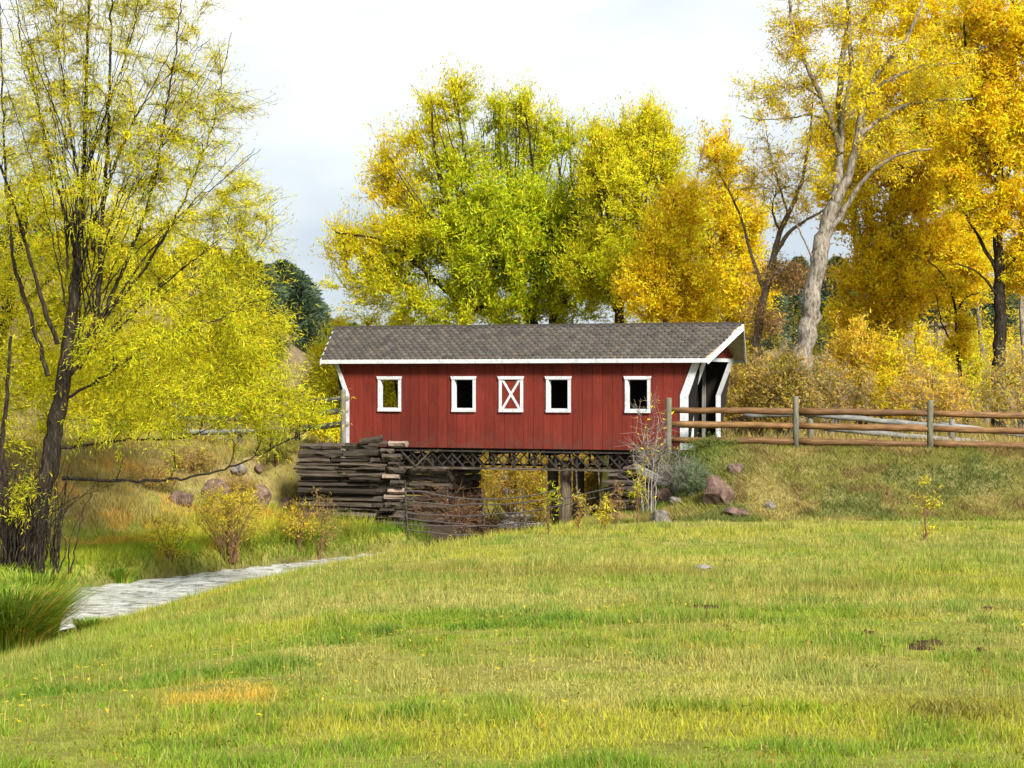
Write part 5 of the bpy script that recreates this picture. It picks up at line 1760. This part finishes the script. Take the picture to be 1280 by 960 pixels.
# tussocks of longer, darker grass in the meadow
xs, ys, hs, cs = [], [], [], []
for px, py, n, rad, hh, cc in ((480, 795, 420, 0.16, 0.26, G_GRN * 0.85), (335, 838, 900, 0.36, 0.26, G_GRN), (225, 850, 800, 0.40, 0.24, G_GRN), (60, 870, 900, 0.5, 0.22, G_GRN), (420, 806, 300, 0.18, 0.24, G_GRN * 0.9), (650, 782, 700, 0.40, 0.22, G_GRN), (700, 776, 600, 0.30, 0.25, G_GRN), (590, 785, 500, 0.3, 0.2, G_GRN),
                               (560, 770, 500, 0.4, 0.2, G_BRI), (820, 826, 360, 0.22, 0.18, G_GRN), (1190, 895, 600, 0.30, 0.26, G_OLI), (1000, 890, 500, 0.3, 0.18, G_BRI), (510, 895, 500, 0.25, 0.22, G_GRN), (270, 895, 600, 0.3, 0.24, G_BRI), (1130, 803, 500, 0.4, 0.12, G_GRN), (280, 770, 600, 0.5, 0.25, G_BRI), (170, 790, 600, 0.5, 0.25, G_BRI), (880, 800, 300, 0.2, 0.12, G_GRN)):
    d = ray_ground(px, py, 8, 60)
    cx0 = (px - CX) / F * d
    n = int(n * 0.8)
    q = rg.normal(0, 0.62, (n, 2)) * rad
    xs.append(cx0 + q[:, 0])
    ys.append(d + q[:, 1])
    hs.append(0.55 * hh * rg.uniform(0.45, 1.15, n) * np.exp(-(q ** 2).sum(1) / rad ** 2 * 0.4))
    cs.append(np.clip(cc * (1 + 0.2 * rg.normal(size=(n, 1))), 0.005, 0.7))
x, y, h, c = np.concatenate(xs), np.concatenate(ys), np.concatenate(hs), np.concatenate(cs)
blades("tussock_grass", x, y, h, 0.008 * rg.uniform(0.7, 1.4, len(x)), rg.uniform(0.15, 0.9, len(x)), c, 311, 2)

# seed stalks standing above the turf in bands
x, y = scatter(26000, 12, 47, 1.5, 0.245, rg)
k = keep_meadow(x, y) & (fbm(x, y, 0.5, 3, 201) + 0.2 * sm(1 - np.abs(y - 31) / 5) > 0.52)
x, y = x[k], y[k]
c = np.clip(lerp(np.broadcast_to(G_OLI, (len(x), 3)), np.broadcast_to(G_TAN, (len(x), 3)), rg.random(len(x)) ** 2) * (1 + 0.2 * rg.normal(size=(len(x), 1))), 0.01, 0.6)
blades("seed_grass", x, y, rg.uniform(0.12, 0.26, len(x)), 0.006 * np.maximum(1, y / 20), rg.uniform(0.05, 0.3, len(x)), c, 312, 1)

# brink of the stream, meadow side: longer pale grass
n = 60000
x, y = rg.uniform(-14, 3.5, n), rg.uniform(26, 55, n)
s = stream_sd(x, y)
k = (s < -2.1) & (s > -5.6) & ~((x > 2.3) & (y > 54.5))
x, y, s = x[k], y[k], s[k]
c = lerp(np.broadcast_to(G_YEL, (len(x), 3)), np.broadcast_to(G_BRI, (len(x), 3)), sm((fbm(x, y, 0.6, 3, 211) - 0.35) / 0.3))
c = np.where((rg.random(len(x)) < 0.15)[:, None], G_TAN, c) * (1 + 0.18 * rg.normal(size=(len(x), 1)))
blades("brink_grass", x, y, rg.uniform(0.08, 0.24, len(x)) * np.interp(x, [-8, -4, -2], [0.6, 0.8, 1]), 0.013 * rg.uniform(0.7, 1.3, len(x)), rg.uniform(0.1, 0.6, len(x)), np.clip(c, 0.01, 0.7), 313, 1)

# left bank: lush strip by the water, dry grass above
n = 230000
x, y = rg.uniform(-19, -1.5, n), rg.uniform(38, 66, n)
s = stream_sd(x, y)
k = (s > 2.05 - np.interp(y, [49, 54], [0, 0.7])) & (s < 13) & (rg.random(n) < np.interp(s, [2, 5, 9, 13], [1, 1, 0.65, 0.5])) & ~((y > 56.2) & (x > -5.7)) & (np.abs(x / y) < 0.30)
x, y, s = x[k], y[k], s[k]
q = fbm(x, y, 0.7, 3, 221)
c = lerp(np.broadcast_to(G_BRI * 1.05, (len(x), 3)), np.broadcast_to(G_YEL, (len(x), 3)), sm((q - 0.35) / 0.25))
c = lerp(c, np.broadcast_to(G_TAN * np.array([0.72, 0.66, 0.7]), (len(x), 3)), sm((s - 5.2 + 4 * (q - 0.5)) / 2.0) * 0.85)
c = lerp(c, np.broadcast_to(G_ORA, (len(x), 3)), 0.6 * (fbm(x, y, 1.1, 3, 223) > 0.62))
c = lerp(c, np.broadcast_to(G_GRN * 0.7, (len(x), 3)), 0.8 * sm((2.6 - s) / 0.4))
h = np.interp(s, [2, 3, 5, 8, 13], [0.30, 0.30, 0.24, 0.22, 0.22]) * rg.uniform(0.5, 1.3, len(x)) * (0.6 + 0.9 * sm((q - 0.3) / 0.4))
blades("bank_grass", x, y, h, 0.021 * rg.uniform(0.7, 1.4, len(x)), rg.uniform(0.1, 0.8, len(x)), np.clip(c * (1 + 0.18 * rg.normal(size=(len(x), 1))), 0.008, 0.7), 314, 1)

# right embankment: low olive, tan and rusty cover
n = 150000
x, y = rg.uniform(1.6, 16.5, n), rg.uniform(48.8, 58.0, n)
k = ((x > 2.6) | (y < 53)) & ~((y > 55.2 - (x - 4.4) * 0.416) & (x < 5.2)) & (y < 57.5) & (rg.random(n) < np.where(y > 54.5, 0.5, 1))
k &= stream_sd(x, y) < -2.2
x, y = x[k], y[k]
q, q2 = fbm(x, y, 0.8, 4, 231), fbm(x, y, 2.2, 3, 233)
c = lerp(np.broadcast_to(np.array([0.215, 0.215, 0.040]), (len(x), 3)), np.broadcast_to(np.array([0.42, 0.325, 0.105]), (len(x), 3)), 0.85 * sm((q - 0.44) / 0.2))
c = lerp(c, np.broadcast_to(np.array([0.22, 0.13, 0.06]), (len(x), 3)), 0.65 * sm((q2 - 0.55) / 0.12))
c = lerp(c, np.broadcast_to(np.array([0.10, 0.145, 0.03]), (len(x), 3)), 0.8 * sm((fbm(x, y, 0.6, 3, 235) - 0.57) / 0.1))
c = lerp(c, np.broadcast_to(np.array([0.13, 0.19, 0.03]), (len(x), 3)), 0.8 * sm((6.4 - x + 2 * (q - .5)) / 2.0) * sm((y - 51.0) / 1.0))
h = 0.11 * rg.uniform(0.4, 1.4, len(x)) * (0.5 + 1.2 * q2)
blades("embankment_grass", x, y, h, 0.022 * rg.uniform(0.6, 1.5, len(x)), rg.uniform(0.3, 1.5, len(x)), np.clip(c * (1 + 0.22 * rg.normal(size=(len(x), 1))), 0.008, 0.7), 315, 1)

# rough cover beyond the fence and on the bank behind the bridge
n = 60000
x, y = rg.uniform(-24, 24, n), rg.uniform(56, 92, n)
s = stream_sd(x, y)
inb = (np.abs((x - BC[0]) * bu[0] + (y - BC[1]) * bu[1]) < 5.6) & (np.abs((x - BC[0]) * bv[0] + (y - BC[1]) * bv[1]) < 1.7)
k = (np.abs(s) > 2.1) & ~inb & ((x > 5.5) | (y > 61)) & (np.abs(x / y) < 0.28)
x, y = x[k], y[k]
q = fbm(x, y, 0.5, 3, 241)
c = lerp(np.broadcast_to(np.array([0.34, 0.25, 0.08]), (len(x), 3)), np.broadcast_to(np.array([0.22, 0.2, 0.05]), (len(x), 3)), sm((q - 0.35) / 0.3))
blades("rough_grass", x, y, rg.uniform(0.12, 0.4, len(x)), 0.03 * rg.uniform(0.6, 1.4, len(x)), rg.uniform(0.2, 0.9, len(x)), np.clip(c * (1 + 0.2 * rg.normal(size=(len(x), 1))), 0.01, 0.7), 316, 1)

# the big grass tussock at the lower left corner
def tussock(name, label, px, py, rx, ry, hgt, n, seed, droop=1.0, d=None):
    r = np.random.default_rng(seed)
    d = d or ray_ground(px, py, 8, 60)
    b = P(px, py, d)
    b[2] = h1(b[0], b[1])
    root = thing(name, label, "grass", b)
    q = nrm(r.normal(size=(n, 2))) * np.sqrt(r.random((n, 1)))
    foot = np.stack([q[:, 0] * rx * 0.55, q[:, 1] * ry * 0.55, np.full(n, -0.05)], 1)
    L = hgt * r.uniform(0.6, 1.25, n)
    out = np.concatenate([q + r.normal(0, 0.25, (n, 2)), np.zeros((n, 1))], 1) * droop
    V, k = [], 0
    ts = np.array([0, 0.4, 0.75, 1.0])
    a = r.uniform(0, 6.283, n)
    u = np.stack([np.cos(a), np.sin(a), np.zeros(n)], 1)
    w = 0.013 * r.uniform(0.7, 1.3, n)
    rows = []
    for t, ws in zip(ts, (1, 0.9, 0.6, 0.05)):
        c = foot + np.array([0, 0, 1.0]) * (L * (t - 0.42 * t ** 3.0))[:, None] + out * (L * 0.75 * t ** 1.8)[:, None]
        rows += [c - u * (w * ws / 2)[:, None], c + u * (w * ws / 2)[:, None]]
    V = np.stack(rows, 1).reshape(-1, 3)
    i = np.arange(n)[:, None, None] * 8
    Q = (i + np.array([[0, 1, 3, 2], [2, 3, 5, 4], [4, 5, 7, 6]])[None]).reshape(-1, 4)
    pick = r.random(n)
    c = np.where((pick < 0.5)[:, None], G_GRN * 1.1, np.where((pick < 0.93)[:, None], G_BRI, G_TAN))
    c = np.where(((q[:, 0] > 0.3) & (r.random(n) < 0.14))[:, None], G_ORA * np.array([1, .95, .9]), c)
    c = np.clip(c * (1 + 0.2 * r.normal(size=(n, 1))), 0.006, 0.7)
    link("blades", mesh_np("blades", V, Q, mat=M["grass"], col=np.repeat(c, 8, 0)), root)["kind"] = "stuff"
    TRI[0] += 6 * n


tussock("grass_tussock", "large arching green grass tussock in the lower left corner by the stream", 2, 814, 0.95, 0.7, 1.6, 6500, 401, 0.85, 32.3)
tussock("grass_tussock", "orange and yellow reedy tussock at the willow's foot beside the water", 44, 790, 0.55, 0.5, 1.7, 1800, 402, 0.35, 33.6)
tussock("grass_tussock", "small green tussock on the near bank edge by the water", 118, 792, 0.45, 0.4, 0.35, 900, 403, 0.7, 33.5)
tussock("grass_tussock", "dark green grass tussock at the far waterline left of the golden shrub", 150, 727, 0.5, 0.4, 0.45, 800, 404, 0.7)

# broad-leaved weeds in small rosettes
m_ = 2600
x, y = scatter(m_, 9, 44, 1.6, 0.245, rg)
k = keep_meadow(x, y) & (fbm(x, y, 0.9, 3, 261) > 0.5)
x, y = np.repeat(x[k], 9), np.repeat(y[k], 9)
x, y = x + rg.normal(0, 0.045, len(x)), y + rg.normal(0, 0.045, len(x))
pos = np.stack([x, y, H(x, y) + rg.uniform(0.03, 0.10, len(x))], 1)
cw = np.repeat(mixpal(np.array([G_GRN * 1.1, G_BRI * 0.9, G_OLI * 1.2, G_ORA * 0.8]), int(k.sum()), rg), 9, 0)
link("meadow_weeds", leaf_mesh("meadow_weeds", pos, rg.normal(size=pos.shape), rg.uniform(0.02, 0.05, len(x)), rg.uniform(0.012, 0.026, len(x)), np.clip(cw, 0.005, 0.7), M["leaf"], rg, np.array([0, 0, 0.8])))["kind"] = "stuff"

# fallen leaves lying in the turf
n = 2600
x, y = scatter(n, 12, 49, 1.5, 0.245, rg)
k = keep_meadow(x, y) & (fbm(x, y, 0.4, 3, 251) + 0.25 * rg.random(n) > 0.55)
x, y = x[k], y[k]
pos = np.stack([x, y, H(x, y) + rg.uniform(0.02, 0.09, len(x))], 1)
link("fallen_leaves", leaf_mesh("fallen_leaves", pos, rg.normal(size=pos.shape) * np.array([1, 1, 0.3]), np.full(len(x), 0.045), np.full(len(x), 0.03), mixpal(np.concatenate([YEL, ORA, DRY]), len(x), rg), M["leaf"], rg, np.array([0, 0, 1.5])))["kind"] = "stuff"

# bare dark soil showing in the turf
for (px, py, a, b), (sx, sy, ra, rb) in zip(SOIL, soil):
    r = np.random.default_rng(int(px))
    th = np.linspace(0, 2 * np.pi, 22, endpoint=False)
    V, Q = [], []
    for q, hq in ((1.0, -0.02), (0.7, 0.015), (0.35, 0.022)):
        rr = q * (1 + 0.2 * r.normal(size=22))
        x, y = sx + np.cos(th) * ra * rr, sy + np.sin(th) * rb * rr
        V.append(np.stack([x, y, H(x, y) + hq + 0.012 * r.normal(size=22)], 1))
    V = np.concatenate(V + [np.array([[sx, sy, h1(sx, sy) + 0.02]])])
    for i in range(2):
        for j in range(22):
            k = (j + 1) % 22
            Q.append((i * 22 + j, i * 22 + k, (i + 1) * 22 + k, (i + 1) * 22 + j))
    T = [(44 + j, 44 + (j + 1) % 22, 66) for j in range(22)]
    o = link("soil_patch", mesh_np("soil_patch", V, Q, T, M["ground"], np.full((len(V), 3), (0.07, 0.043, 0.025)), True))
    o["kind"] = "structure"

print("foliage and grass triangles", TRI[0])
